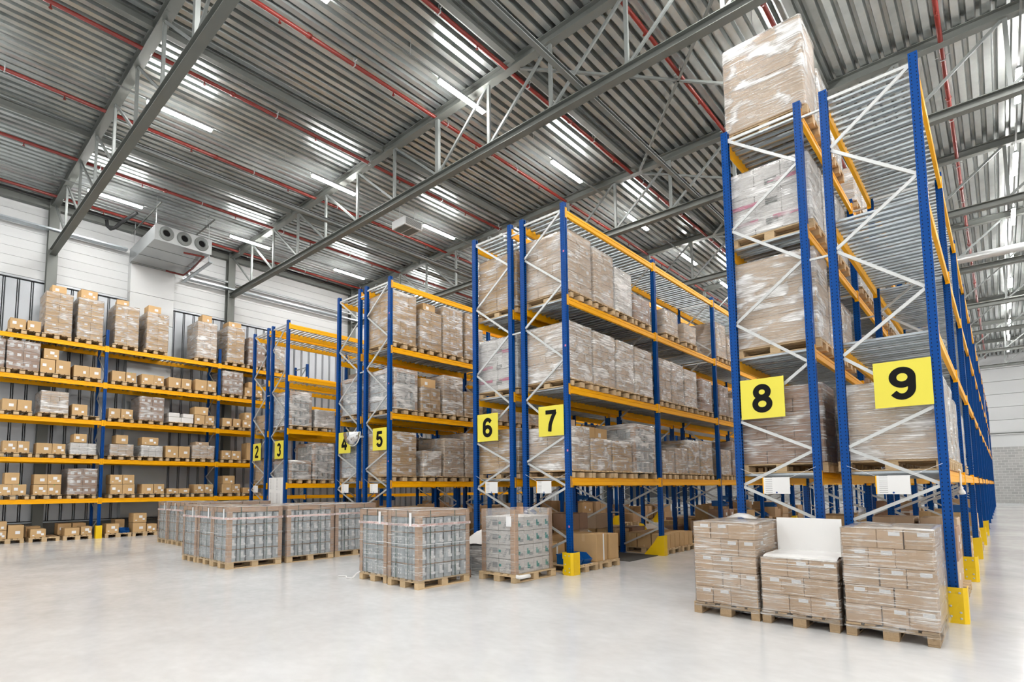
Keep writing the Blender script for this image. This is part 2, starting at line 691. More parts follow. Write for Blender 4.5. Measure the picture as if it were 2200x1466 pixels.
def web_mesh(dx, dz, w_):
    def f():
        m_ = MB()
        m_.bar((0, 0, 0), (dx, 0, dz), w_, w_ * .8, up=(0, 1, 0))
        return m_.mesh('web_member', 'web_grey')
    return cached(('web', R3(dx), R3(dz), w_), f)


for i, ty in enumerate(TRY):
    t = thing('roof_truss', 'grey steel lattice roof truss, %s from the camera' % ORD[i], None, (0, ty, 0), 0, 'roof trusses', 'structure')
    link('top_chord', hbeam_mesh('x', 27.5, .22, .24, 'steel_grey'), t, (-24.2, 0, ZT))
    link('bottom_chord', hbeam_mesh('x', 27.3, .2, .2, 'steel_grey'), t, (-24.15, 0, ZB))
    zt, zb = ZT - .12, ZB + .1
    for k, xn in enumerate(NX):
        if 0 < k < 14:
            link('web_post', web_mesh(0, zb - zt, 0.08 if k != 7 else .12), t, (xn, 0, zt))
        if k < 7:
            link('web_diagonal', web_mesh(1.84, zb - zt, .062), t, (xn + .05, 0, zt))
        elif k > 7:
            link('web_diagonal', web_mesh(-1.84, zb - zt, .062), t, (xn - .05, 0, zt))
    if i < 8:
        c = thing('column', 'dark grey steel wall column, %s from the camera' % ORD[i], None, (WALLX + .17, ty, 0), 0, 'wall columns', 'structure')
        link('shaft', cached(('col',), lambda: (lambda q: (q.prism(hsec(.3, .3, .02, .014), 'z', 0, ZT + .1), q.mesh('shaft', 'steel_grey'))[1])(MB())), c, (0, 0, 0), math.pi / 2)

# ------------------------------------------------------------------ left wall
wall = thing('wall_left', 'white panelled and ribbed metal wall on the far side', None, (0, 0, 0), 0, None, 'structure')
mb = MB()
mb.box(WALLX - .3, WALLX - .06, -12, ENDY, 0, ZDECK + .25)
link('backing', mb.mesh('backing', 'slot_dark'), wall)
mb = MB()
mb.box(WALLX - .06, WALLX + .04, -12, ENDY, 0, .52)
link('plinth', mb.mesh('plinth', 'plinth'), wall)
mb = MB()
mb.box(WALLX - .06, WALLX + .06, -12, ENDY, .53, .57)
link('sill_rail', mb.mesh('sill_rail', 'galvanised'), wall)
mb = MB()
mb.box(WALLX - .06, WALLX + .03, -12, ENDY, 9.03, 9.1)
link('joint_rail', mb.mesh('joint_rail', 'cladding'), wall)
pm = MB()
pm.cbox(WALLX - .06, WALLX, 0, 6.32, 0, .325, .006)
pm = pm.mesh('wall_panel', 'panel_white')
for j in range(-3, 9):
    for r in range(9):
        link('wall_panel', pm, wall, (0, 3.61 + 6.33 * j, 9.12 + r * .33))
cm = MB()
cm.prism([(WALLX - .06, 0), (WALLX - .06, .33), (WALLX, .31), (WALLX, .02)], 'z', .6, 8.98)
cm.prism([(WALLX - .06, .345), (WALLX - .06, .365), (WALLX - .005, .365), (WALLX - .005, .345)], 'z', .6, 8.98)
cm = cm.mesh('cladding_panel', 'cladding')
y = -8.0
while y < 45:
    link('cladding_panel', cm, wall, (0, y, 0))
    y += .385
# far end wall
wb = thing('wall_back', 'far end wall of white panels over grey concrete blocks', None, (0, 0, 0), 0, None, 'structure')
mb = MB()
mb.box(-25, 16, ENDY, ENDY + .3, 0, 4.6)
link('block_course', mb.mesh('block_course', 'block_wall'), wb)
pm2 = MB()
pm2.cbox(-25, 16, ENDY - .02, ENDY + .3, 0, 1.03, .012)
pm2 = pm2.mesh('wall_panel', 'panel_white')
for r in range(8):
    link('wall_panel', pm2, wb, (0, 0, 4.6 + r * 1.05 + (.1 if r else 0)))
mb = MB()
mb.box(-25, 16, ENDY - .2, ENDY - .02, 5.65, 5.75)
link('rail', mb.mesh('rail', 'steel_grey'), wb)
mb = MB()
mb.box(-25, 16, ENDY - .06, ENDY, 0, .12)
link('skirting', mb.mesh('skirting', 'panel_white'), wb)

# ------------------------------------------------------------------ sprinkler pipes
for i, xp in enumerate((-23.3, -20.2, -16.98, -13.86, -10.76, -8.18, -5.21, -3.07, -.42)):
    t = thing('sprinkler_pipe', 'red sprinkler pipe under the roof, %s from the ribbed wall' % ORD[i], 'pipe', (xp, 0, 11.86), 0, 'red sprinkler pipes')
    link('pipe', cached(('sp',), lambda: (lambda q: (q.tube([(0, -8, 0), (0, 60.9, 0)], .048, 10), q.mesh('pipe', 'pipe_red', True))[1])(MB())), t)
    hm = cached(('hang',), lambda: (lambda q: (q.tube([(-.14, 0, .06), (.14, 0, .06)], .012, 6), q.box(-.06, .06, -.012, .012, -.055, .06), q.box(-.006, .006, -.006, .006, .06, .2), q.mesh('hanger', 'rod'))[3])(MB()))
    sh = cached(('shead',), lambda: (lambda q: (q.tube([(0, 0, -.04), (0, 0, -.13)], .014, 6), q.lathe([(-.13, .001), (-.13, .035), (-.14, .035), (-.14, .001)], 'z', (0, 0, 0), 8), q.mesh('sprinkler_head', 'pipe_red'))[2])(MB()))
    cp = cached(('coup',), lambda: (lambda q: (q.tube([(0, -.05, 0), (0, .05, 0)], .064, 10), q.mesh('coupling', 'pipe_red', True))[1])(MB()))
    for j in range(14):
        yy = .6 + i % 3 * .4 + 3.1 * j
        link('hanger', hm, t, (0, yy, 0))
        link('sprinkler_head', sh, t, (0, yy + 1.2, 0))
        if j % 2:
            link('coupling', cp, t, (0, yy + 1.9, 0))
mb = MB()
mb.tube([(-24, 0, 0), (14, 0, 0)], .07, 10)
t = link('header_pipe', mb.mesh('header_pipe', 'pipe_red', True), None, (0, 60.9, 11.2))
tag(t, 'red header pipe running along the far end wall', 'pipe')

# ------------------------------------------------------------------ lamps
RAIL = {-21.22: 'the ribbed wall', -15.17: 'the aisle of racks three and four', -9.3: 'the aisle of racks five and six', -3.35: 'the aisle of racks seven and eight', .88: 'the aisle beside rack nine'}
gm = MB()
gm.box(-.055, .055, -.79, .79, -.05, -.012)
gm = gm.mesh('diffuser', 'lamp_glow')
hm_ = MB()
hm_.prism([(-.05, 0), (.05, 0), (.035, .05), (-.035, .05)], 'y', -.81, .81)
hm_ = hm_.mesh('housing', 'unit_metal')
rail_m = MB()
rail_m.box(-.018, .018, -9, 60, .05, .085)
rail_m = rail_m.mesh('light_rail', 'web_grey')
rod_m = MB()
rod_m.box(-.004, .004, -.004, .004, .1, .5)
rod_m = rod_m.mesh('suspension_wire', 'rod')
for xr, desc in list(RAIL.items()) + [(6.8, None)]:  # the last row is unseen, added for its light
    t = thing('light_rail', 'white light rail hung above ' + (desc or 'the unseen right side'), 'light rail', (xr, 0, 11.5), 0, 'light rails')
    link('rail', rail_m, t)
    for j in range(14):
        link('suspension_wire', rod_m, t, (0, -6.2 + 4.65 * j, 0))
    for j in range(-2, 12):  # negative steps are unseen lamps behind the viewer, kept for their light
        yy = 4.8 + 4.65 * j
        l = thing('strip_light', 'strip light above %s, %s' % (desc or 'the unseen right side', ORD[j] + ' along its rail' if j >= 0 else ('just', 'far')[-1 - j] + ' behind the viewer, unseen'), 'lamp', (xr, yy, 11.5), 0, 'strip lights')
        link('diffuser', gm, l)
        link('housing', hm_, l)

# ------------------------------------------------------------------ racks
DX_POST, DY_POST = .1, .09


def post_mesh(h):
    def f():
        m_ = MB()
        a, b_ = DX_POST / 2, DY_POST / 2
        P = [(-a, -b_), (a, -b_), (a, -.016), (a - .014, -.012), (a - .014, .012), (a, .016), (a, b_), (-a, b_), (-a, b_ - .02), (-a + .03, b_ - .02), (-a + .03, -b_ + .02), (-a, -b_ + .02)]
        m_.prism(P, 'z', .01, h)
        m_.box(-.07, .07, -.07, .07, 0, .012)
        return m_.mesh('upright', 'upright_blue')
    return cached(('post', R3(h)), f)


def brace_mesh(dx, dz):
    def f():
        m_ = MB()
        m_.bar((0, 0, 0), (dx, 0, dz), .024, .042, up=(0, 0, 1) if abs(dx) > abs(dz) else (1, 0, 0))
        return m_.mesh('brace', 'brace_steel')
    return cached(('brace', R3(dx), R3(dz)), f)


def beam_mesh(L, conn):
    def f():
        m_ = MB()
        P = [(-.025, -.15), (.02, -.15), (.025, -.145), (.025, -.085), (.018, -.08), (.018, -.065), (.025, -.06), (.025, -.025), (.005, -.025), (.005, 0), (-.025, 0)]
        m_.prism(P, 'y', -L / 2, L / 2)
        if conn:
            for s_ in (-1, 1):
                y_ = s_ * L / 2
                m_.box(-.03, .034, min(y_, y_ + s_ * .055), max(y_, y_ + s_ * .055), -.19, .03)
        return m_.mesh('beam', 'beam_yellow')
    return cached(('beam', R3(L), conn), f)


def conn_mesh():
    def f():
        m_ = MB()
        m_.cbox(-.03, .034, -.03, .03, -.19, .03, .004)
        return m_.mesh('connector', 'beam_yellow')
    return cached(('conn',), f)


ZIG = [7.17, 6.42, 5.67, 4.93, 4.16, 3.41, 2.64, 2.15, 1.65, 1.17, .66, .2]
RACKLOC = {1: 'the ribbed wall'}


def bar_mesh(L, wd):
    def f():
        m_ = MB()
        m_.prism([(-wd / 2, -.03), (wd / 2, -.03), (wd / 2, 0), (-wd / 2, 0)], 'x', -L / 2, L / 2)
        if wd > .06:
            m_.box(-L / 2, L / 2, -.008, .008, -.042, -.03)
        return m_.mesh('deck_bar', 'galvanised')
    return cached(('dbar', R3(L), wd), f)


def rack(num, ks, levels, bar_w, skip_bars=()):
    xa, xb = XP['%dA' % num], XP['%dB' % num]
    xc = (xa + xb) / 2
    d = xb - xa
    lab = {1: 'long blue and yellow pallet rack against the ribbed wall'}.get(num, 'blue and yellow pallet rack marked with the sign ' + NUM[num])
    t = thing('pallet_rack', lab, 'rack', (xc, 0, 0), 0, 'pallet racks')
    left_first = num % 2 == 0
    for k in ks:
        yk = Y0 + BAY * k
        for sgn, nm in ((-1, 'A'), (1, 'B')):
            link('upright', post_mesh(TOP), t, (sgn * d / 2, yk, 0), math.pi if sgn < 0 else 0)
        span = d - DX_POST
        sides = [-1 if (i % 2 == 0) == left_first else 1 for i in range(len(ZIG))]
        link('brace', brace_mesh(span, 0), t, (-span / 2, yk - .01, ZIG[0]))
        if k <= 3:
            for i in range(len(ZIG) - 1):
                link('brace', brace_mesh(-sides[i] * span, ZIG[i + 1] - ZIG[i] + .03), t, (sides[i] * span / 2, yk - .01 + .02 * (i % 2), ZIG[i] - .015))
        else:
            def far():
                m_ = MB()
                for i in range(len(ZIG) - 1):
                    m_.bar((sides[i] * span / 2, 0, ZIG[i] - .015), (-sides[i] * span / 2, 0, ZIG[i + 1] + .015), .024, .04)
                return m_.mesh('brace_lattice', 'brace_steel')
            link('brace_lattice', cached(('fz', num), far), t, (0, yk, 0))
    L = BAY - DY_POST
    stuff = MB()
    for bi, k in enumerate(ks[:-1]):
        ym = Y0 + BAY * (k + .5)
        near = bi < 2 or (num == 1 and bi < 3)
        for li, z in enumerate(levels):
            for sgn in (-1, 1):
                bo = link('beam', beam_mesh(L, not near), t, (sgn * (d / 2 + .012), ym, z), math.pi if sgn < 0 else 0)
                if near:
                    for s2 in (-1, 1):
                        link('connector', conn_mesh(), bo, (.004, s2 * (L / 2 + .014), 0))
            nb = 23
            for j in range(nb):
                yj = ym - L / 2 + .1 + j * (L - .2) / (nb - 1)
                ww = bar_w * (1.0 if j % 3 else .7)
                if near and k >= -1:
                    link('deck_bar', bar_mesh(d - .02, R3(ww)), t, (0, yj, z))
                else:
                    stuff.box(-d / 2 + .01, d / 2 - .01, yj - ww / 2, yj + ww / 2, z - .03, z)
    if stuff.v:
        tag(link('deck_bars', stuff.mesh('deck_bars', 'galvanised'), t), kind='stuff')
    # row spacers to the neighbour behind
    if num in (2, 4, 6, 8):
        xn = XP['%dA' % (num + 1)]
        for k in ks[:4]:
            for z in (7.05, 4.88, 1.0):
                m_ = cached(('spc', num), lambda: (lambda q: (q.bar((.002, 0, 0), (xn - xb - DX_POST - .002, 0, 0), .03, .03), q.mesh('row_spacer', 'brace_steel'))[1])(MB()))
                link('row_spacer', m_, t, (d / 2 + DX_POST / 2, Y0 + BAY * k - .02, z))
    return t


RK = {}
RK[1] = rack(1, list(range(-2, 6)), LEV1, .06)
for num, kmax in ((2, 6), (3, 6), (4, 8), (5, 8), (6, 10), (7, 10), (8, 12), (9, 12)):
    RK[num] = rack(num, list(range(0, kmax + 1)), LEV, .05 if num in (2, 3, 4) else .085)


# post stickers, guards
def stick_mesh():
    m_ = MB()
    m_.box(-.016, .016, -.003, 0, -.02, .02)
    return m_.mesh('sticker', 'pink_print')


for num in (5, 7):
    x = XP['%dB' % num]
    for z in (.9, 2.35, 4.4, 6.3):
        link('sticker', cached(('st',), stick_mesh), RK[num], (x - RK[num].location.x + .02, Y0 - .046, z))


def guard_corner():
    m_ = MB()
    # front plate, chamfer plate, side plate with two openings
    m_.prism([(-.10, -.10), (.06, -.10), (.10, -.06), (.10, .16), (.092, .16), (.092, -.056), (.056, -.092), (-.10, -.092)], 'z', 0, .42)
    m_.box(-.12, -.10, -.10, .02, .30, .42)
    m_.box(-.12, -.10, -.10, .02, .02, .10)
    return m_.mesh('guard', 'guard_yellow')


def bolt_mesh():
    m_ = MB()
    m_.lathe([(0, .014), (-.008, .012), (-.011, .001)], 'y', (0, 0, 0), 8)
    return m_.mesh('bolt', 'brace_steel')


for num, k in ((9, 0), (7, 0), (9, 1)):
    t = thing('post_guard', {(9, 0): 'yellow steel corner guard at the near foot of rack nine', (7, 0): 'yellow steel corner guard at the near foot of rack seven', (9, 1): 'yellow steel post guard on the second right post of rack nine'}[(num, k)], 'guard', (XP['%dB' % num] + .03, Y0 + BAY * k - .03, 0), 0, 'yellow post guards')
    link('shell', cached(('gc',), guard_corner), t)
    for bx, bz in ((-.06, .36), (.03, .36), (-.06, .2), (.03, .13), (.03, .06), (-.06, .08)):
        link('bolt', cached(('bolt',), bolt_mesh), t, (bx, -.1, bz))


def guard_tri(s):
    m_ = MB()
    P = [(s * .10, 0), (s * -.42, 0), (s * -.16, .3), (s * -.05, .46), (s * .10, .48)]
    m_.prism(P, 'y', -.012, 0)
    m_.box(min(s * .09, s * .1), max(s * .09, s * .1), 0, .16, 0, .48)
    return m_.mesh('guard', 'guard_yellow')


for num in range(2, 10):
    side = 'B' if num % 2 else 'A'
    s = 1 if num % 2 else -1
    for k in range(1, 5):
        if (num, k) == (9, 1):
            continue
        o = link('post_guard', cached(('gt', s), lambda: guard_tri(s)), None, (XP['%d%s' % (num, side)], Y0 + BAY * k - .08, 0))
        tag(o, 'slanted yellow post guard, %s post from the end of rack %s' % (ORD[k], NUM[num]), 'guard', 'yellow post guards')
gf = MB()
gf.prism([(-.1, -.09), (.10, -.09), (.10, .09), (-.1, .09), (-.1, .08), (.09, .08), (.09, -.08), (-.1, -.08)], 'z', 0, .44)
gf = gf.mesh('guard', 'guard_yellow')
for k, nm in ((-1, 'second'), (0, 'third')):
    o = link('post_guard', gf, None, (XP['1B'] + .02, Y0 + BAY * k, 0))
    tag(o, 'tall yellow post guard on the %s post of the rack by the ribbed wall' % nm, 'guard', 'yellow post guards')

# ------------------------------------------------------------------ pallets
PB = .145


def pal_parts(w):
    """euro pallet, length 1.2 along x, width w along y, base at z=0 centred"""
    def f():
        L = 1.2

        def bx(sx, sy, sz, mat):
            m_ = MB()
            m_.cbox(-sx / 2, sx / 2, -sy / 2, sy / 2, 0, sz, .003)
            return m_.mesh('board', mat)
        out = {}
        for mat in ('wood', 'wood_old'):
            top = [(0, yy, .122, bx(L, ww, .022, mat)) for yy, ww in ((-w / 2 + .07, .14), (-w / 4 + .02, .1), (0, .14), (w / 4 - .02, .1), (w / 2 - .07, .14))]
            s_ = bx(.14, w, .022, mat)
            blk = bx(.145, .1, .078, mat)
            blk2 = bx(.145, .14, .078, mat)
            bot = bx(L, .1, .022, mat)
            bot2 = bx(L, .14, .022, mat)
            parts = [('deck_board', (a, b_, c), me) for a, b_, c, me in top]
            for xx in (-.5275, 0, .5275):
                parts.append(('stringer_board', (xx, 0, .1), s_))
                for yy, me in ((-w / 2 + .05, blk), (0, blk2), (w / 2 - .05, blk)):
                    parts.append(('block', (xx, yy, .022), me))
            for yy, me in ((-w / 2 + .05, bot), (0, bot2), (w / 2 - .05, bot)):
                parts.append(('bottom_board', (0, yy, 0), me))
            out[mat] = parts
        return out
    return cached(('pal', R3(w)), f)


def pallet(label, xc, yc, z, rz=0.0, w=.8, mat='wood', group='wooden pallets', full=True):
    t = thing('wooden_pallet', label, 'pallet', (xc, yc, z), rz, group)
    for nm, loc, me in pal_parts(w)[mat]:
        if not full and nm == 'stringer_board':
            continue
        link(nm, me, t, loc)
    return t


# ------------------------------------------------------------------ cartons
def carton_mesh(dx, dy, dz, mat, lab):
    """lab: which faces carry paper labels: tuple of (face, u, v, w, h, material)"""
    dx, dy, dz = R3(dx), R3(dy), R3(dz)

    def f():
        m_ = MB()
        m_.cbox(-dx / 2, dx / 2, -dy / 2, dy / 2, 0, dz, min(.006, dz * .1))
        mats = [mat]
        e = .003
        for (face, u, v, ww, hh, lm) in lab:
            if lm not in mats:
                mats.append(lm)
            mi = mats.index(lm)
            z0, z1 = v * dz - hh / 2, v * dz + hh / 2
            if face == 'x':
                y0, y1 = u * dy - ww / 2, u * dy + ww / 2
                m_.box(dx / 2 - .001, dx / 2 + e, y0, y1, z0, z1, mi)
            elif face == '-y':
                x0, x1 = u * dx - ww / 2, u * dx + ww / 2
                m_.box(x0, x1, -dy / 2 - e, -dy / 2 + .001, z0, z1, mi)
        return m_.mesh('carton', mats)
    return cached(('ct', dx, dy, dz, mat, lab), f)


def labset(i, kind, dz):
    """a few fixed variants of paper labels on the +x face"""
    if kind == 'none':
        return ()
    h = min(.09, dz * .35)
    if kind == 'pairs':
        return [(('x', -.22, .55, .1, h, 'paper'), ('x', .2, .3, .07, h * .8, 'paper')),
                (('x', .12, .45, .12, h, 'paper'),),
                (('x', .05, .62, .11, h, 'paper'), ('x', -.3, .25, .05, .025, 'paper'), ('x', .28, .35, .07, h * .7, 'paper'))][i % 3]
    if kind == 'one':
        return [(('x', .2, .4, .08, h, 'paper'),), (('x', -.15, .5, .1, h, 'paper'), ('x', -.35, .2, .04, .02, 'paper')), (('x', .1, .35, .07, h * .9, 'paper'),)][i % 3]
    if kind == 'rows':
        return (('x', -.24, .5, .1, h, 'paper'), ('x', .24, .5, .1, h, 'paper'))
    if kind == 'stack':
        return [(), (('x', .15, .55, .09, h * .8, 'paper'),), (), (('x', -.2, .5, .1, h * .8, 'paper'), ('-y', .2, .5, .1, h * .8, 'paper')), ()][i % 5]
    return ()


def film_mesh(dx, dy, z0, z1, seed, amp=.008, puff=.0, top=True, flare=.0):
    m_ = MB()
    r = .03
    ex, ey = dx / 2 + .012, dy / 2 + .012
    # perimeter points
    P = []
    sx = max(4, int(dx / .085))
    sy = max(4, int(dy / .085))
    for i in range(sx):
        P.append((-ex + r + (2 * ex - 2 * r) * i / (sx - 1), -ey))
    for i in range(sy):
        P.append((ex, -ey + r + (2 * ey - 2 * r) * i / (sy - 1)))
    for i in range(sx):
        P.append((ex - r - (2 * ex - 2 * r) * i / (sx - 1), ey))
    for i in range(sy):
        P.append((-ex, ey - r - (2 * ey - 2 * r) * i / (sy - 1)))
    n = len(P)
    nz = max(5, int((z1 - z0) / .07))
    off = Vector((seed * 7.31, seed * 3.7, seed * 1.9))
    for j in range(nz + 1):
        z = z0 + (z1 - z0) * j / nz
        for (x, y) in P:
            q = noise.noise(Vector((x * 2.2, y * 2.2, z * 9)) + off) * amp + noise.noise(Vector((x * 9, y * 9, z * 14)) + off) * amp * .6
            k = 1 + q / max(.3, math.hypot(x, y)) + puff
            if j == 0:
                k *= 1.01 + flare + .02 * noise.noise(Vector((x * 5, y * 5, 0)) + off)
            m_.v.append((x * k, y * k, z + (abs(noise.noise(Vector((x * 4, y * 4, 3)) + off)) * .03 if j == 0 else 0)))
    for j in range(nz):
        for i in range(n):
            m_.f.append((j * n + i, j * n + (i + 1) % n, (j + 1) * n + (i + 1) % n, (j + 1) * n + i))
            m_.m.append(0)
    if top:
        o = len(m_.v)
        rings = 4
        for q in range(1, rings + 1):
            s_ = 1 - q / rings * .98
            for (x, y) in P:
                zz = z1 + .008 + noise.noise(Vector((x * s_ * 7, y * s_ * 7, 5)) + off) * .014
                m_.v.append((x * s_, y * s_, zz))
        base = nz * n
        for q in range(rings):
            a = base if q == 0 else o + (q - 1) * n
            b_ = o + q * n
            for i in range(n):
                m_.f.append((a + i, a + (i + 1) % n, b_ + (i + 1) % n, b_ + i))
                m_.m.append(1)
    return m_


STK = [0]


def tape_text():
    def f():
        cu = bpy.data.curves.new('tape_print', 'FONT')
        cu.body = 'DO NOT LOAD ON TOP'
        cu.size = .034
        cu.align_x = 'CENTER'
        cu.align_y = 'CENTER'
        tmp = bpy.data.objects.new('print_source', cu)
        COL.objects.link(tmp)
        dg = bpy.context.evaluated_depsgraph_get()
        me = bpy.data.meshes.new_from_object(tmp.evaluated_get(dg))
        bpy.data.objects.remove(tmp)
        bpy.data.curves.remove(cu)
        for v_ in me.vertices:
            v_.co = (v_.co.x, 0, v_.co.y)
        me.materials.clear()
        me.materials.append(MATS['tape_red'])
        me.update()
        return me
    return cached(('tapetext',), f)




def split(frs, L):
    out = [0] + [f * L for f in frs] + [L]
    return list(zip(out[:-1], out[1:]))


def wrapped(label, x0, x1, y0, y1, z0, h, nx=2, ny=2, nz=4, mat='kraft_wrapped', lab='stack', film='film', group='wrapped carton stacks', top=None, brick=False, topbox=None, cat='carton stack', fdrop=-.002, extra=None, ragged=False):
    """a film-wrapped block of cartons: cartons, film, optional box wrapped on top"""
    STK[0] += 1
    sd = STK[0]
    t = thing('wrapped_stack', label, cat, ((x0 + x1) / 2, (y0 + y1) / 2, z0), 0, group)
    dx, dy = x1 - x0, y1 - y0
    hz = h / nz
    r2 = random.Random(sd * 13 + 5)
    for k in range(nz):
        ax = split([(i + 1) / nx for i in range(nx - 1)], dx)
        ay = split([(i + 1) / ny for i in range(ny - 1)], dy)
        if brick and k % 2:
            if ny > 1:
                ay = split([(i + .62) / ny for i in range(ny)][1:] if ny > 2 else [.38], dy)
            if nx > 1:
                ax = split([.62] if nx == 2 else [(i + .6) / nx for i in range(nx)][1:], dx)
        for i, (xa, xb) in enumerate(ax):
            for j, (ya_, yb_) in enumerate(ay):
                if 0 < i < len(ax) - 1 and 0 < j < len(ay) - 1 and k < nz - 1:
                    continue
                if ragged and k == nz - 1 and i == len(ax) - 1 and j % 2:
                    continue
                face = i == len(ax) - 1
                lb = labset(r2.randrange(5), lab, hz) if face else ()
                if lab == 'rows' and not face:
                    lb = ()
                me = carton_mesh(xb - xa - .006, yb_ - ya_ - .006, hz - .003, mat, tuple(lb))
                jx, jy = (r2.random() - .5) * .008, (r2.random() - .5) * .008
                c = link('carton', me, t, ((xa + xb) / 2 - dx / 2 + jx, (ya_ + yb_) / 2 - dy / 2 + jy, k * hz))
    if topbox:
        bx_, by_, bw, bd, bh = topbox
        me = carton_mesh(bd, bw, bh, mat, labset(1, 'one', bh))
        link('carton', me, t, (bx_, by_, h))
    if extra:
        extra(t, dx, dy, h)
    if film:
        fm = film_mesh(dx, dy, -fdrop, h + .004, sd)
        link('stretch_film', fm.mesh('stretch_film', [film, 'film_top'], True), t)
    return t


def box(label, x, y, z, dx, dy, dz, mat='kraft', lab=(), rz=0.0, group='loose cartons', tapes=None):
    o = link('carton', carton_mesh(dx, dy, dz, mat, tuple(lab)), None, (x, y, z), rz)
    tag(o, label, 'carton', group)
    return o


# ------------------------------------------------------------------ wall rack contents
FX = -22.64
SH1 = ['the floor row', 'the lowest shelf', 'the second shelf', 'the third shelf', 'the fourth shelf', 'the top shelf']
ZS1 = [0.0] + [q + .003 for q in LEV1]
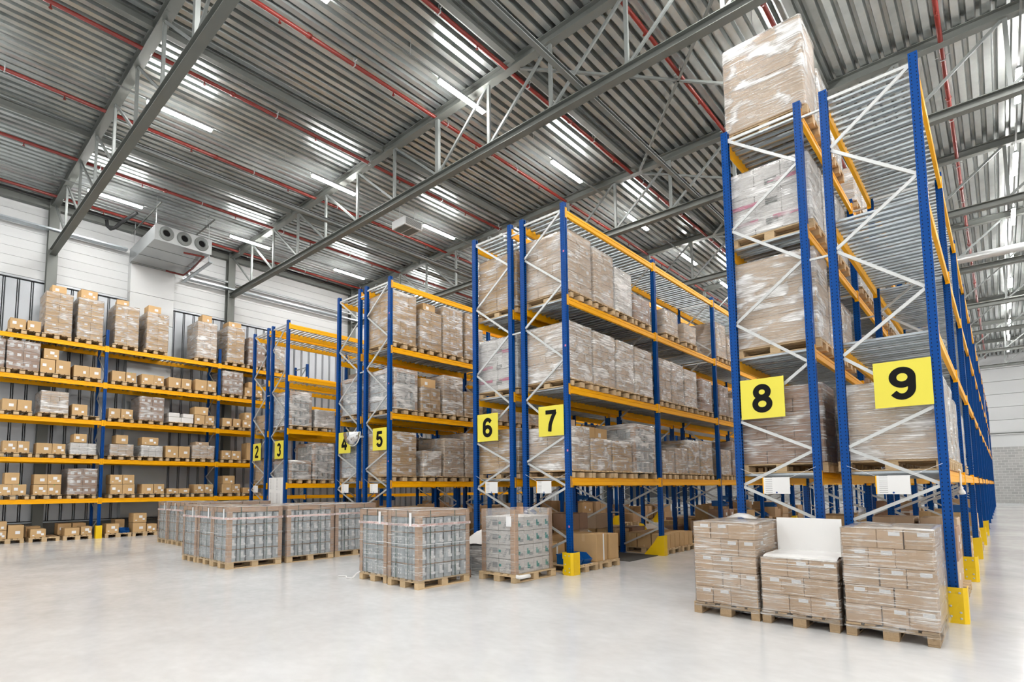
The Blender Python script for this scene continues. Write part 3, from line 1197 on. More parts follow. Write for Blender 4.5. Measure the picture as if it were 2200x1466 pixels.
# (pallet y0, y1, [items]); item: ('b', y0, y1, zrel, h) loose carton, ('w', y0, y1, h, rows, kind, topbox) wrapped
WALLRACK = {
    5: [(2.34, 3.2, [('b', 2.41, 2.81, 0, .33), ('b', 2.85, 3.2, 0, .33)]),
        (3.23, 4.03, [('w', 3.29, 4.02, 1.43, 7, 'tan', (.05, .3, .4, .5, .28))]),
        (4.12, 4.94, [('w', 4.18, 4.92, 1.43, 7, 'tan', None), ('l', 4.25, 4.74, 1.44, .31)]),
        (5.22, 6.04, [('w', 5.29, 6.03, 1.45, 5, 'tan', None), ('l', 5.37, 5.75, 1.46, .2)]),
        (6.22, 7.04, [('w', 6.3, 7.03, 1.4, 7, 'tan', None), ('l', 6.36, 6.79, 1.41, .27)]),
        (8.02, 8.84, [('w', 8.08, 8.82, 1.44, 8, 'pale', None), ('l', 8.3, 8.67, 1.45, .3)]),
        (9.18, 9.98, [('w', 9.26, 9.95, 1.47, 7, 'tan', (0, .1, .52, .6, .25))]),
        (10.08, 10.9, [('w', 10.14, 10.86, 1.17, 3, 'brown', None)]),
        (11.0, 11.82, [('w', 11.05, 11.75, 1.2, 4, 'pale', None)])],
    4: [(1.55, 2.35, [('w', 1.58, 2.33, .92, 3, 'brown', None)]),
        (2.38, 3.2, [('w', 2.38, 3.21, .92, 3, 'brownlab', None)]),
        (3.24, 4.06, [('b', 3.24, 3.63, 0, .44), ('b', 3.65, 4.05, 0, .46), ('b', 3.32, 3.72, .46, .34)]),
        (4.14, 4.96, [('b', 4.15, 4.58, 0, .37), ('b', 4.59, 4.93, 0, .37)]),
        (5.26, 6.06, [('b', 5.27, 5.68, 0, .35), ('b', 5.7, 6.02, 0, .35)]),
        (6.2, 7.0, [('b', 6.2, 6.6, 0, .36), ('b', 6.61, 6.95, 0, .36)]),
        (7.12, 7.94, [('b', 7.12, 7.54, 0, .37), ('b', 7.57, 7.92, 0, .37)]),
        (8.06, 8.88, [('b', 8.07, 8.5, 0, .42), ('b', 8.52, 8.86, 0, .42)]),
        (9.1, 9.92, [('w', 9.11, 9.93, .92, 3, 'brownlab', None)]),
        (10.0, 10.8, [('b', 10.03, 10.44, 0, .34), ('b', 10.46, 10.78, 0, .34), ('b', 10.18, 10.54, .35, .24)])],
    3: [(2.3, 3.1, [('b', 2.34, 2.7, 0, .35), ('b', 2.72, 3.08, 0, .35)]),
        (3.24, 4.06, [('w', 3.31, 4.04, .72, 4, 'pale', None)]),
        (4.14, 4.96, [('b', 4.16, 4.59, 0, .36)]),
        (5.2, 6.0, [('b', 5.22, 5.58, 0, .33), ('b', 5.6, 5.97, 0, .33)]),
        (6.16, 6.98, [('w', 6.17, 6.98, .86, 3, 'brownlab', None)]),
        (7.2, 8.0, [('wb', 7.16, 7.59, 0, .19), ('wb', 7.61, 8.04, 0, .19), ('wb', 7.16, 7.54, .2, .15), ('wb', 7.67, 8.04, .2, .15)]),
        (8.08, 8.88, [('b', 8.09, 8.46, 0, .35), ('b', 8.48, 8.83, 0, .35), ('b', 8.09, 8.59, .36, .31)]),
        (9.14, 9.92, [('b', 9.16, 9.52, 0, .32), ('b', 9.59, 9.89, 0, .32)]),
        (9.97, 10.77, [('b', 9.98, 10.37, 0, .3), ('b', 10.06, 10.39, .31, .31)])],
    2: [(2.36, 3.16, [('b', 2.42, 2.77, 0, .36), ('b', 2.78, 3.08, 0, .36)]),
        (3.24, 4.06, [('b', 3.26, 3.67, 0, .33), ('b', 3.68, 4.03, 0, .33)]),
        (4.14, 4.96, [('w', 4.16, 4.89, .38, 2, 'white', None), ('b', 4.25, 4.61, .39, .29)]),
        (5.26, 6.06, [('w', 5.31, 6.03, .4, 2, 'pale', None), ('b', 5.48, 5.85, .41, .31)]),
        (6.2, 7.0, [('w', 6.29, 6.99, .4, 2, 'white', None), ('b', 6.31, 6.84, .41, .28)]),
        (7.12, 7.94, [('b', 7.1, 7.54, 0, .43), ('b', 7.56, 7.95, 0, .43)]),
        (8.05, 8.86, [('w', 8.05, 8.86, .5, 3, 'pale', (0, .0, .5, .6, .15))]),
        (9.14, 9.94, [('b', 9.16, 9.53, 0, .34), ('b', 9.55, 9.93, 0, .34)]),
        (10.04, 10.84, [('b', 10.2, 10.6, 0, .7)])],
    1: [(2.34, 3.14, [('b', 2.36, 2.7, 0, .33), ('b', 2.71, 3.07, 0, .33), ('b', 2.52, 2.88, .34, .36)]),
        (3.2, 4.0, [('b', 3.24, 3.6, 0, .32), ('b', 3.61, 3.97, 0, .32), ('b', 3.25, 3.59, .33, .33), ('b', 3.6, 3.97, .33, .33)]),
        (4.14, 4.96, [('w', 4.14, 4.97, .86, 3, 'brownlab', None)]),
        (5.34, 6.14, [('b', 5.38, 5.74, 0, .33), ('b', 5.75, 6.12, 0, .33), ('b', 5.36, 5.73, .34, .33), ('b', 5.74, 6.1, .34, .33)]),
        (6.3, 7.1, [('b', 6.36, 6.73, 0, .34), ('b', 6.75, 7.1, 0, .34)]),
        (7.18, 7.98, [('b', 7.19, 7.6, 0, .18), ('b', 7.61, 7.99, 0, .18)]),
        (8.06, 8.86, [('b', 8.16, 8.52, 0, .33), ('b', 8.54, 8.86, 0, .33)]),
        (9.14, 9.94, [('b', 9.21, 9.59, 0, .34), ('b', 9.6, 9.94, 0, .34), ('b', 9.25, 9.71, .35, .33)]),
        (10.05, 10.85, [('b', 10.07, 10.5, 0, .2)])],
    0: [(2.28, 3.08, [('b', 2.3, 2.64, 0, .27), ('b', 2.3, 2.64, .28, .27), ('b', 2.67, 3.06, 0, .42)]),
        (3.2, 4.0, [('b', 3.23, 3.63, 0, .27), ('b2', 3.2, 3.58, 0, .33)]),
        (4.1, 4.9, [('b', 4.13, 4.54, 0, .25), ('b', 4.58, 4.89, 0, .28), ('b2', 4.05, 4.43, 0, .38), ('b2', 4.46, 4.84, 0, .38)]),
        (5.28, 6.08, [('b', 5.31, 5.69, 0, .33), ('b2', 5.72, 6.02, 0, .45), ('bin', 5.74, 6.04, 0, .16)]),
        (6.12, 6.92, [('b', 6.13, 6.55, 0, .33), ('b', 6.13, 6.55, .34, .33), ('b', 6.58, 6.9, 0, .27)]),
        (7.1, 7.9, [('b', 7.12, 7.5, 0, .3), ('b', 7.52, 7.88, 0, .3)]),
        (8.0, 8.8, [('b', 8.02, 8.4, 0, .5)])],
}
KIND = {'tan': ('kraft', 'film', 'stack'), 'pale': ('kraft_pale', 'film_heavy', 'none'), 'brown': ('kraft_dark', 'film', 'rows'),
        'brownlab': ('kraft_dark', 'film', 'rows'), 'white': ('carton_white', 'film_heavy', 'stack')}
DESC = {'tan': 'film-wrapped tan carton stack', 'pale': 'milky film-wrapped pale carton stack', 'brown': 'film-wrapped brown carton stack',
        'brownlab': 'film-wrapped brown carton stack with white labels', 'white': 'film-wrapped white carton stack'}


def bin_mesh(dx, dy, dz):
    """open-fronted stacking bin, front towards +x"""
    def f():
        m_ = MB()
        t_ = .006
        m_.box(-dx / 2, dx / 2, -dy / 2 + .02, dy / 2 - .02, 0, t_)
        for s_ in (-1, 1):
            y_ = s_ * dy / 2
            m_.prism([(-dx / 2, 0), (dx / 2 - .05, 0), (dx / 2, dz * .45), (dx / 2 - .03, dz * .5), (dx / 2 - .14, dz), (-dx / 2, dz)], 'y', min(y_, y_ - s_ * t_), max(y_, y_ - s_ * t_))
        m_.box(-dx / 2, -dx / 2 + t_, -dy / 2, dy / 2, 0, dz)
        m_.prism([(dx / 2 - .056, 0), (dx / 2 - .05, 0), (dx / 2, dz * .45), (dx / 2 - .008, dz * .45)], 'y', -dy / 2, dy / 2)
        m_.box(-dx / 2 - .01, dx / 2 - .14, -dy / 2 - .012, -dy / 2, dz - .02, dz)
        m_.box(-dx / 2 - .01, dx / 2 - .14, dy / 2, dy / 2 + .012, dz - .02, dz)
        return m_.mesh('bin', 'bin_blue')
    return cached(('bin', R3(dx), R3(dy), R3(dz)), f)


POS = {1: ['the only one'], 2: ['the left one', 'the right one'], 3: ['the left one', 'the middle one', 'the right one'],
       4: ['bottom left', 'bottom right', 'upper left', 'upper right'], 5: ['first', 'second', 'third', 'fourth', 'fifth']}
bi = 0
for lv, pals in WALLRACK.items():
    z = ZS1[lv]
    for pi_, (pa, pb, items) in enumerate(pals):
        o = ORD[pi_]
        pallet('wooden pallet, %s from the left on %s of the wall rack' % (o, SH1[lv]), FX - .6, (pa + pb) / 2, z, 0, .8, 'wood', 'pallets on the wall rack', full=(lv == 0))
        zp = z + PB
        cart = [it for it in items if it[0] in ('b', 'wb', 'b2', 'l')]
        ci = 0
        for it in items:
            if it[0] == 'w':
                _, ya, yb, h, nz, kd, tb = it
                mt, fl, lb = KIND[kd]
                topb = None
                if tb:
                    topb = (tb[0] + .1, 0, tb[2], tb[3], tb[4])
                wrapped('%s, %s on %s of the wall rack' % (DESC[kd], o, SH1[lv]), FX - 1.13, FX, ya, yb, zp, h, 2, 2 if kd not in ('pale', 'white') else 3, nz, mt, lb, fl, 'wrapped stacks on the wall rack', topbox=topb)
                continue
            ya, yb, zr, h = it[1:5]
            if it[0] == 'bin':
                q = link('storage_bin', bin_mesh(.5, yb - ya, h), None, (FX - .3, (ya + yb) / 2, zp))
                tag(q, 'blue plastic bin on the floor row of the wall rack', 'bin')
                continue
            n_ = len(cart)
            pos = {1: 'alone', 2: ('left', 'right')[min(ci, 1)], 3: ('left', 'right', 'third')[ci] if ci < 3 else '', 4: ('lower left', 'lower right', 'upper left', 'upper right')[ci]}.get(n_, ORD[ci])
            if n_ in (2, 3, 4) and zr > 0 and 'upper' not in pos:
                pos = 'upper'
            if it[0] == 'b2':
                pos = 'rear ' + pos
            if it[0] == 'wb':
                pos = ('lower left', 'lower right', 'upper left', 'upper right')[ci]
            mt = 'carton_white' if it[0] == 'wb' else 'kraft'
            lb = labset(bi, 'pairs' if lv in (1, 2, 0) else ('one' if bi % 2 else 'pairs'), h)
            if it[0] == 'wb':
                lb = ()
            if lv in (4, 1) and ci == 1 and bi % 3 == 0:
                lb = lb + (('x', 0, .97, .03, .018, 'green_tag'),)
            dep = .58
            xx = FX - .02 - dep / 2 - (0 if it[0] != 'b2' else .62)
            sfx = ' on top of the stack' if it[0] == 'l' else ''
            colr = 'white' if it[0] == 'wb' else 'tan'
            if it[0] == 'l':
                box('loose tan carton crowning the %s wrapped stack on %s, wall rack' % (o, SH1[lv]), FX - .1 - .3, (ya + yb) / 2, zp + zr + .02, .5, yb - ya, h, mt, lb, (rnd.random() - .5) * .3, 'loose cartons on the wall rack')
            else:
                box('%s carton, %s one on %s pallet of %s, wall rack' % (colr, pos, o, SH1[lv].replace('the ', '')), xx, (ya + yb) / 2, zp + zr + (.012 if any(q[0] == 'w' for q in items) else 0), dep, yb - ya, h, mt, lb, (rnd.random() - .5) * .03, 'loose cartons on the wall rack')
            ci += 1
            bi += 1


# ------------------------------------------------------------------ canister pallets
def can_mesh(dx, dy, dz):
    def f():
        m_ = MB()
        c = .028
        a, b_ = dx / 2, dy / 2
        P = [(-a + c, -b_), (a - c, -b_), (a, -b_ + c), (a, b_ - c), (a - c, b_), (-a + c, b_), (-a, b_ - c), (-a, -b_ + c)]
        m_.prism(P, 'z', 0, dz)
        e = .002
        for (y0, y1, z0, z1) in ((-.02, .04, .3, .85), (.04, .075, .3, .5)):
            m_.box(a - .001, a + e, y0, y1, z0 * dz, z1 * dz, 1)
        for s_ in (-1, 1):
            m_.box(s_ * .03 - .012, s_ * .03 + .012, -b_ - e, -b_ + .001, .3 * dz, .42 * dz, 1)
            m_.box(s_ * .03 - .012, s_ * .03 + .012, -b_ - e, -b_ + .001, .52 * dz, .64 * dz, 1)
        return m_.mesh('canister', ['can_grey', 'paper'])
    return cached(('can', R3(dx), R3(dy), R3(dz)), f)


def cans(label, x0, x1, y0, y1, z0, h, layers=4, nx=4, ny=6, tape=True, cap=True, group='wrapped canister pallet loads', fl='film_clear', note=False):
    STK[0] += 1
    sd = STK[0]
    t = thing('canister_stack', label, 'canister stack', ((x0 + x1) / 2, (y0 + y1) / 2, z0), 0, group)
    dx, dy = x1 - x0, y1 - y0
    caph = .1 if cap else .02
    hl = (h - caph) / layers
    px, py = dx / nx, dy / ny
    me = can_mesh(px - .012, py - .022, hl - .018)
    core = MB()
    core.box(-dx / 2 + px * .6, dx / 2 - px * .6, -dy / 2 + py * .6, dy / 2 - py * .6, 0, h - caph - .02)
    link('inner_canisters', core.mesh('inner', 'can_gap'), t)
    sm = MB()
    sm.box(-dx / 2 + .01, dx / 2 - .01, -dy / 2 + .01, dy / 2 - .01, 0, .008)
    sm = sm.mesh('layer_sheet', 'board_edge')
    for k in range(layers):
        if k:
            link('layer_sheet', sm, t, (0, 0, k * hl - .012))
        for i in range(nx):
            for j in range(ny):
                if 0 < i < nx - 1 and 0 < j < ny - 1:
                    continue
                link('canister', me, t, (-dx / 2 + px * (i + .5), -dy / 2 + py * (j + .5), k * hl))
    if cap:
        cm_ = MB()
        cm_.cbox(-dx / 2 - .004, dx / 2 + .004, -dy / 2 - .004, dy / 2 + .004, h - caph - .01, h, .006)
        link('cardboard_cap', cm_.mesh('cap', 'board_edge'), t)
    pm_ = MB()
    pm_.prism([(0, 0), (.09, 0), (.09, .006), (.006, .006), (.006, .09), (0, .09)], 'z', 0, h - .01)
    pm_ = pm_.mesh('corner_board', 'board_edge')
    for q, (sx, sy) in enumerate(((-1, -1), (1, -1), (1, 1), (-1, 1))):
        link('corner_board', pm_, t, (sx * (dx / 2 + .008), sy * (dy / 2 + .008), 0), q * math.pi / 2)
    if tape:
        tm = MB()
        e = .022
        zt = h * .77
        a, b_ = dx / 2 + e, dy / 2 + e
        for (xa, xb, ya, yb) in ((-a, a, -b_, -b_ + .002), (-a, a, b_ - .002, b_), (-a, -a + .002, -b_, b_), (a - .002, a, -b_, b_)):
            tm.box(xa, xb, ya, yb, zt, zt + .045)
        tp = link('warning_tape', tm.mesh('warning_tape', 'warning_tape'), t)
        for q in (-.2, .2):
            link('tape_print', tape_text(), tp, (q * .95, -b_ - .001, zt + .022))
        for q in (-.4, 0, .4):
            link('tape_print', tape_text(), tp, (a + .001, q, zt + .022), math.pi / 2)
        sp = MB()
        for zz in (h * .5,):
            for (xa, xb, ya, yb) in ((-a, a, -b_, -b_ + .002), (-a, a, b_ - .002, b_), (-a, -a + .002, -b_, b_), (a - .002, a, -b_, b_)):
                sp.box(xa, xb, ya, yb, zz, zz + .008)
        link('strap', sp.mesh('strap', 'paper'), t)
        vm = MB()
        for xx in (-dx * .22, dx * .18):
            vm.box(xx - .006, xx + .006, -b_ + .006, -b_ + .01, 0, h)
        for yy in (-dy * .28, dy * .2):
            vm.box(a - .014, a - .01, yy - .007, yy + .007, 0, h)
        link('green_strap', vm.mesh('green_strap', 'crate_green'), t)
    if note:
        nm = MB()
        nm.box(dx * .28 - .03, dx * .28 + .03, -dy / 2 - .03, -dy / 2 - .026, h * .78, h * .97)
        link('delivery_note', nm.mesh('delivery_note', 'paper'), t)
    link('stretch_film', film_mesh(dx + .02, dy + .02, -.03, h + .004, sd, .007).mesh('stretch_film', [fl, 'film_top'], True), t)
    return t


def can_pallet(desc, x0, y0, h=1.13, w=.8, l=1.2, z=0, note=False):
    pallet('wooden pallet under ' + desc, x0 + w / 2, y0 + l / 2, z, math.pi / 2, w, 'wood', 'pallets on the open floor')
    cans('grey canisters wrapped in film, ' + desc, x0 + .005, x0 + w - .005, y0 + .01, y0 + l - .01, z + PB, h, note=note)


can_pallet('the canister load beside the white carton load', -7.77, 6.0, note=True)
can_pallet('the canister load with trailing film before rack six', -8.67, 6.05, note=True)
can_pallet('the foremost corner load before rack four', -12.5, 4.9, note=True)
can_pallet('the load left of the foremost corner load', -13.36, 4.92, note=True)
can_pallet('the third load left in the row before rack four', -14.22, 4.9, note=True)
can_pallet('the load behind the foremost corner load', -12.5, 6.22)
can_pallet('the rearmost load beside the foot of rack five', -12.6, 7.52)
can_pallet('the hidden middle load of the block before rack four', -13.4, 6.25)
can_pallet('the rear middle load of the block before rack four', -13.5, 7.5)
can_pallet('the outermost load near the wall rack', -19.62, 6.0, note=True)
can_pallet('the second load near the wall rack', -18.76, 6.02, note=True)
can_pallet('the third load near the wall rack', -17.9, 6.0)
can_pallet('the fourth load near the wall rack', -17.04, 6.02)
can_pallet('the rear load near the wall rack', -17.9, 7.3)


# trailing film on the floor
def rag(name, label, pts, r, loc):
    m_ = MB()
    m_.tube(pts, r, 7)
    o = link(name, m_.mesh(name, 'cloth_white', True), None, loc)
    return tag(o, label, 'film')


rag('film_tail', 'twisted white film tail hanging from the left canister pallet to the floor', [(0, 0, .14), (-.06, -.03, .1), (-.1, -.06, .05), (-.12, -.09, .015), (-.25, -.12, .012), (-.42, -.02, .014), (-.55, -.1, .012)], .013, (-8.62, 6.03, 0))

# ------------------------------------------------------------------ white cartons before rack seven
pallet('wooden pallet under the white cartons with teal prints', -6.6, 8.1, 0, math.pi / 2, .85, 'wood', 'pallets on the open floor')
t = thing('wrapped_stack', 'film-wrapped white cartons with teal prints before rack seven', 'carton stack', (-6.6, 8.1, PB), 0, 'wrapped carton stacks on the floor')
hz = .248
tl = [('x', -.14, .52, .035, .1, 'teal_print'), ('x', -.05, .42, .075, .06, 'teal_print'), ('x', .2, .3, .1, .05, 'grey_print')]
fl_ = [('-y', -.43, .55, .05, .045, 'teal_print'), ('-y', .3, .55, .12, .1, 'grey_print')]
fl_ += [('-y', -.2 + .05 * q, .2 + .13 * q, .02, .02, 'grey_print') for q in range(5)] + [('-y', -.12 + .05 * q, .2 + .13 * q, .02, .02, 'grey_print') for q in range(5)]
wc1 = tuple(tl)
for k in range(4):
    for i in range(2):
        for j in range(4):
            me = carton_mesh(.37, .265, hz - .008, 'carton_white', tuple(tl if i == 1 else ()) + tuple(fl_ if j == 0 else ()))
            link('carton', me, t, (-.19 + .38 * i + rnd.uniform(-.005, .005), -.405 + .27 * j, k * hz))
pm_ = MB()
pm_.prism([(0, 0), (.1, 0), (.1, .006), (.006, .006), (.006, .1), (0, .1)], 'z', 0, 1.12)
pm_ = pm_.mesh('corner_board', 'board_edge')
for q, (sx, sy) in enumerate(((-1, -1), (1, -1), (1, 1), (-1, 1))):
    link('corner_board', pm_, t, (sx * .39, sy * .555, 0), q * math.pi / 2)
link('stretch_film', film_mesh(.78, 1.1, -.03, 1.12, 77, .007, top=False).mesh('stretch_film', 'film_clear', True), t)
m_ = MB()
m_.box(-.06, .06, -.572, -.57, .82, 1.0)
link('delivery_note', m_.mesh('delivery_note', 'paper'), t, (.27, 0, 0))
m_ = MB()
m_.tube([(0, 0, 0), (.05, .03, -.01), (.1, .1, .0), (.13, .22, .005)], .035, 8)
o = link('film_bundle', m_.mesh('film_bundle', 'cloth_white', True), t, (.41, -.56, -.03))

# tall slim cardboard post and grey parcel between the loads
m_ = MB()
m_.prism([(-.05, -.05), (.05, -.05), (.05, .05), (-.05, .05)], 'z', 0, .62)
m_.cbox(-.075, .075, -.06, .06, 0, .14, .008)
o = link('cardboard_post', m_.mesh('cardboard_post', 'kraft_dark'), None, (-7.3, 7.45, 0), .3)
tag(o, 'slim brown cardboard post standing between canisters and white cartons', 'carton')
wrapped('low grey film-wrapped load behind the slim cardboard post', -7.75, -7.15, 7.75, 8.5, 0.0, .55, 2, 2, 2, 'can_grey', 'none', 'film_milky', 'wrapped carton stacks on the floor')
m_ = MB()
for i in range(9):
    for j in range(7):
        u, v = i / 8, j / 6
        m_.v.append((-.32 + .64 * u, -.4 + .8 * v, .03 + .26 * math.sin(math.pi * u) * math.sin(math.pi * v) + .03 * noise.noise(Vector((u * 5, v * 5, 2)))))
for i in range(8):
    for j in range(6):
        a = i * 7 + j
        m_.f.append((a, a + 7, a + 8, a + 1))
        m_.m.append(0)
o = link('film_cover', m_.mesh('film_cover', 'cloth_white', True), None, (-7.45, 8.12, .56))
tag(o, 'crumpled white film sheet lying over the low grey load', 'film')

# ------------------------------------------------------------------ three carton stacks in front of racks 8 and 9
lbl = ('-y', .22, .8, .1, .05, 'paper')


def front_stack(label, x0, x1, y0, y1, h, rows, fracs, labs, mat, film='film_front', tail=True):
    STK[0] += 1
    sd = STK[0]
    t = thing('wrapped_stack', label, 'carton stack', ((x0 + x1) / 2, (y0 + y1) / 2, PB), 0, 'wrapped carton stacks on the floor')
    dx, dy = x1 - x0, y1 - y0
    hz = h / rows
    r2 = random.Random(sd)
    for k in range(rows):
        fr = fracs[k % len(fracs)]
        ax = split(fr, dx)
        depth = split([.34, .67] if k % 2 else [.3, .64], dy)
        for j, (ya, yb) in enumerate(depth):
            for i, (xa, xb) in enumerate(ax):
                lb = ()
                if j == 0 and i in labs[k % len(labs)]:
                    lb = (('-y', .5 - .075 / (xb - xa), .78, .1, .042, 'paper'),)
                if i == len(ax) - 1 and j != 1:
                    lb = lb + (('x', .2, .78, .1, .042, 'paper'),)
                me = carton_mesh(xb - xa - .005, yb - ya - .005, hz - .003, mat, lb)
                link('carton', me, t, ((xa + xb) / 2 - dx / 2 + r2.uniform(-.004, .004), (ya + yb) / 2 - dy / 2 + r2.uniform(-.003, .003), k * hz))
    link('stretch_film', film_mesh(dx, dy, -.06, h + .004, sd, .006, flare=.03).mesh('stretch_film', [film, 'film_top'], True), t)
    return t


for nm, x0, x1, h, rows, mat, pm in (('left', -3.03, -2.27, 1.035, 5, 'kraft_front', 'wood_old'), ('middle', -2.22, -1.42, .635, 3, 'kraft_front', 'wood_old'), ('right', -1.36, -.56, 1.03, 5, 'kraft_front', 'wood_old')):
    d = {'left': 'leftmost of the three tan carton stacks before racks eight and nine', 'middle': 'low middle carton stack of three before racks eight and nine', 'right': 'rightmost of the three tan carton stacks before racks eight and nine'}[nm]
    pallet('wooden pallet under the ' + d, (x0 + x1) / 2, 8.0, 0, math.pi / 2, .8, pm, 'pallets on the open floor')
    fr = {'left': [[.46, .74], [.31, .62], [.46, .74], [.29, .58]][::-1], 'middle': [[.37, .65], [.28, .58]], 'right': [[.41, .70], [.27, .56], [.41, .7], [.3, .6]]}[nm]
    lb = {'left': [(0, 1), (1, 2)], 'middle': [(1, 2), (0, 1)], 'right': [(1, 2), (0, 1)]}[nm]
    front_stack('film-wrapped ' + d, x0, x1, 7.42, 8.6, h, rows, fr, lb, mat)
m_ = MB()
m_.cbox(-.37, .37, -.006, .006, 0, .43, .002)
o = link('white_panel', m_.mesh('white_panel', 'white_board'), None, (-1.87, 8.25, .795))
tag(o, 'plain white panel standing upright on the low middle carton stack', 'panel')
m_ = MB()
for i in range(13):
    for j in range(9):
        u, v = i / 12, j / 8
        m_.v.append((-.39 + .78 * u, -.42 + .86 * v, .012 + .012 * noise.noise(Vector((u * 6, v * 6, 8))) - (.1 * (1 - v / .15) if v < .15 else 0)))
for i in range(12):
    for j in range(8):
        a = i * 9 + j
        m_.f.append((a, a + 9, a + 10, a + 1))
        m_.m.append(0)
o = link('cover_sheet', m_.mesh('cover_sheet', 'sheet_white', True), None, (-1.82, 7.83, .80))
tag(o, 'glossy white film sheet draped over the low middle carton stack', 'film')

m_ = MB()
for i in range(11):
    for j in range(7):
        u, v = i / 10 * 2 - 1, j / 6 * 2 - 1
        m_.v.append((.2 * u, .14 * v, .07 * max(0, 1 - u * u - v * v * .8) + .008 + .012 * abs(noise.noise(Vector((u * 3, v * 3, 1))))))
for i in range(10):
    for j in range(6):
        a = i * 7 + j
        m_.f.append((a, a + 7, a + 8, a + 1))
        m_.m.append(0)
o = link('film_scrap', m_.mesh('film_scrap', 'film_top', True), None, (-2.68, 8.25, PB + 1.05))
tag(o, 'crumpled clear film scrap lying on top of the leftmost tan carton stack', 'film')

# ------------------------------------------------------------------ contents of racks 2 to 9
SHN = {0: 'floor', 1: 'first shelf', 2: 'second shelf', 3: 'third shelf', 4: 'top shelf'}
ZL = [0.0] + [q + .003 for q in LEV]
CNT = {}


def slot(num, lv):
    CNT[(num, lv)] = CNT.get((num, lv), 0) + 1
    return ORD[CNT[(num, lv)] - 1]


def rx(num):
    xa, xb = XP['%dA' % num], XP['%dB' % num]
    if num % 2:
        return xb + .06 - 1.2, xb + .06
    return xa - .06, xa - .06 + 1.2


def load(num, lv, ya, yb, h, kind='wrap', nz=4, nx=2, ny=2, mat='kraft_wrapped', film='film', lab='stack', topbox=None, desc=None, full=False, old=False, brick=False, extra=None, pal=True):
    o = slot(num, lv)
    x0, x1 = rx(num)
    z = ZL[lv]
    yc = (ya + yb) / 2
    where = '%s on the %s of rack %s' % (o, SHN[lv], NUM[num])
    if pal:
        pallet('wooden pallet, ' + where, (x0 + x1) / 2, yc, z, 0, .8 if .74 <= yb - ya <= .9 else R3(yb - ya + .04), 'wood_old' if old else 'wood', 'pallets on the marked racks', full=full)
    zp = z + (PB if pal else 0)
    if kind == 'wrap':
        dd = desc or {'kraft_wrapped': 'film-wrapped brown carton stack', 'kraft_pale': 'film-wrapped pale carton stack', 'kraft': 'film-wrapped tan carton stack',
                      'carton_white': 'film-wrapped white carton stack', 'kraft_dark': 'film-wrapped dark brown carton stack', 'crate_green': 'film-wrapped green crate stack', 'can_grey': 'film-wrapped grey box stack'}[mat]
        return wrapped('%s, %s' % (dd, where), x0 + .04, x1 - .03, ya, yb, zp, h, nx, ny, nz, mat, lab, film, 'wrapped stacks on the marked racks', topbox=topbox, brick=brick, extra=extra)
    if kind == 'cans':
        return cans('film-wrapped grey canister stack, ' + where, x0 + .04, x1 - .03, ya, yb, zp, h, max(2, int(h / .27)), 5, 4, tape=False, group='canister stacks on the marked racks', fl='film_milky')


def pink(t, dx, dy, h):
    m_ = MB()
    r2 = random.Random(3)
    for k in range(3):
        for (u0, u1) in ((-.46, -.1), (.05, .4)):
            a = r2.uniform(-.05, .05)
            z0 = h * (.16 + .27 * k)
            if (k + (u0 > 0)) % 3 == 2:
                continue
            m_.box((u0 + a) * dx, (u1 + a) * dx, -dy / 2 - .009, -dy / 2 - .006, z0, z0 + .06)
    link('print_band', m_.mesh('print_band', 'pink_print'), t)
    m2 = MB()
    for k in range(3):
        for q in range(3):
            z0 = h * (.1 + .3 * k) + q * .035
            m2.box(-.03 * dx, .12 * dx, -dy / 2 - .01, -dy / 2 - .006, z0, z0 + .02)
    link('barcode_print', m2.mesh('barcode_print', 'steel_grey'), t)


# rack 3
load(3, 2, 9.07, 9.87, 1.14, 'cans')
load(3, 2, 10.02, 10.8, .6, 'wrap', 3, mat='carton_white', film='film_heavy')
load(3, 1, 9.1, 9.88, .62, 'cans')
load(3, 1, 9.97, 10.77, 1.24, 'cans')
load(3, 1, 10.9, 11.68, .9, mat='kraft')
# rack 2
load(2, 2, 9.1, 9.85, .5, 'wrap', 2, mat='kraft', film='film')
load(2, 1, 9.1, 9.85, .75, 'wrap', 3, mat='kraft')
load(2, 1, 10.0, 10.8, .5, 'wrap', 2, mat='kraft')
load(2, 2, 10.0, 10.8, .75, 'wrap', 3, mat='can_grey', film='film_milky', lab='none')
load(2, 3, 13.0, 13.8, .8, 'wrap', 3)
# rack 4
load(4, 2, 9.1, 9.9, 1.05, 'cans')
load(4, 1, 9.1, 9.9, 1.2, 'cans')
load(4, 2, 10.0, 10.8, 1.0, 'wrap', 3, mat='kraft_dark')
load(4, 1, 10.0, 10.8, 1.1, mat='kraft')
load(4, 1, 11.0, 11.8, 1.2, mat='kraft_dark')
load(4, 2, 11.0, 11.8, 1.1, 'cans')
# rack 5
load(5, 3, 9.05, 9.87, 1.4, 'wrap', 6, mat='kraft', film='film', lab='stack', ny=3)
load(5, 3, 10.02, 10.83, 1.1, 'wrap', 5, mat='kraft', film='film', topbox=(.2, 0, .46, .55, .25))
load(5, 3, 10.9, 11.7, 1.4, 'wrap', 6, mat='kraft', film='film_milky', ny=3)
load(5, 3, 11.84, 12.6, 1.4, 'wrap', 6, mat='kraft')
load(5, 2, 9.1, 9.9, 1.08, 'cans')
load(5, 2, 10.05, 10.78, .68, 'wrap', 2, mat='kraft', film='film', topbox=(.1, 0, .55, .7, .28), lab='one')
load(5, 2, 10.9, 11.7, 1.13, 'wrap', 5, mat='kraft_pale', film='film_heavy', ny=3)
load(5, 2, 11.78, 12.58, .75, 'wrap', 3, mat='kraft')
load(5, 1, 9.05, 9.88, 1.16, 'wrap', 4, mat='kraft', lab='rows', ny=1)
load(5, 1, 10.12, 10.82, .7, 'wrap', 2, mat='kraft_pale', film='film_heavy')
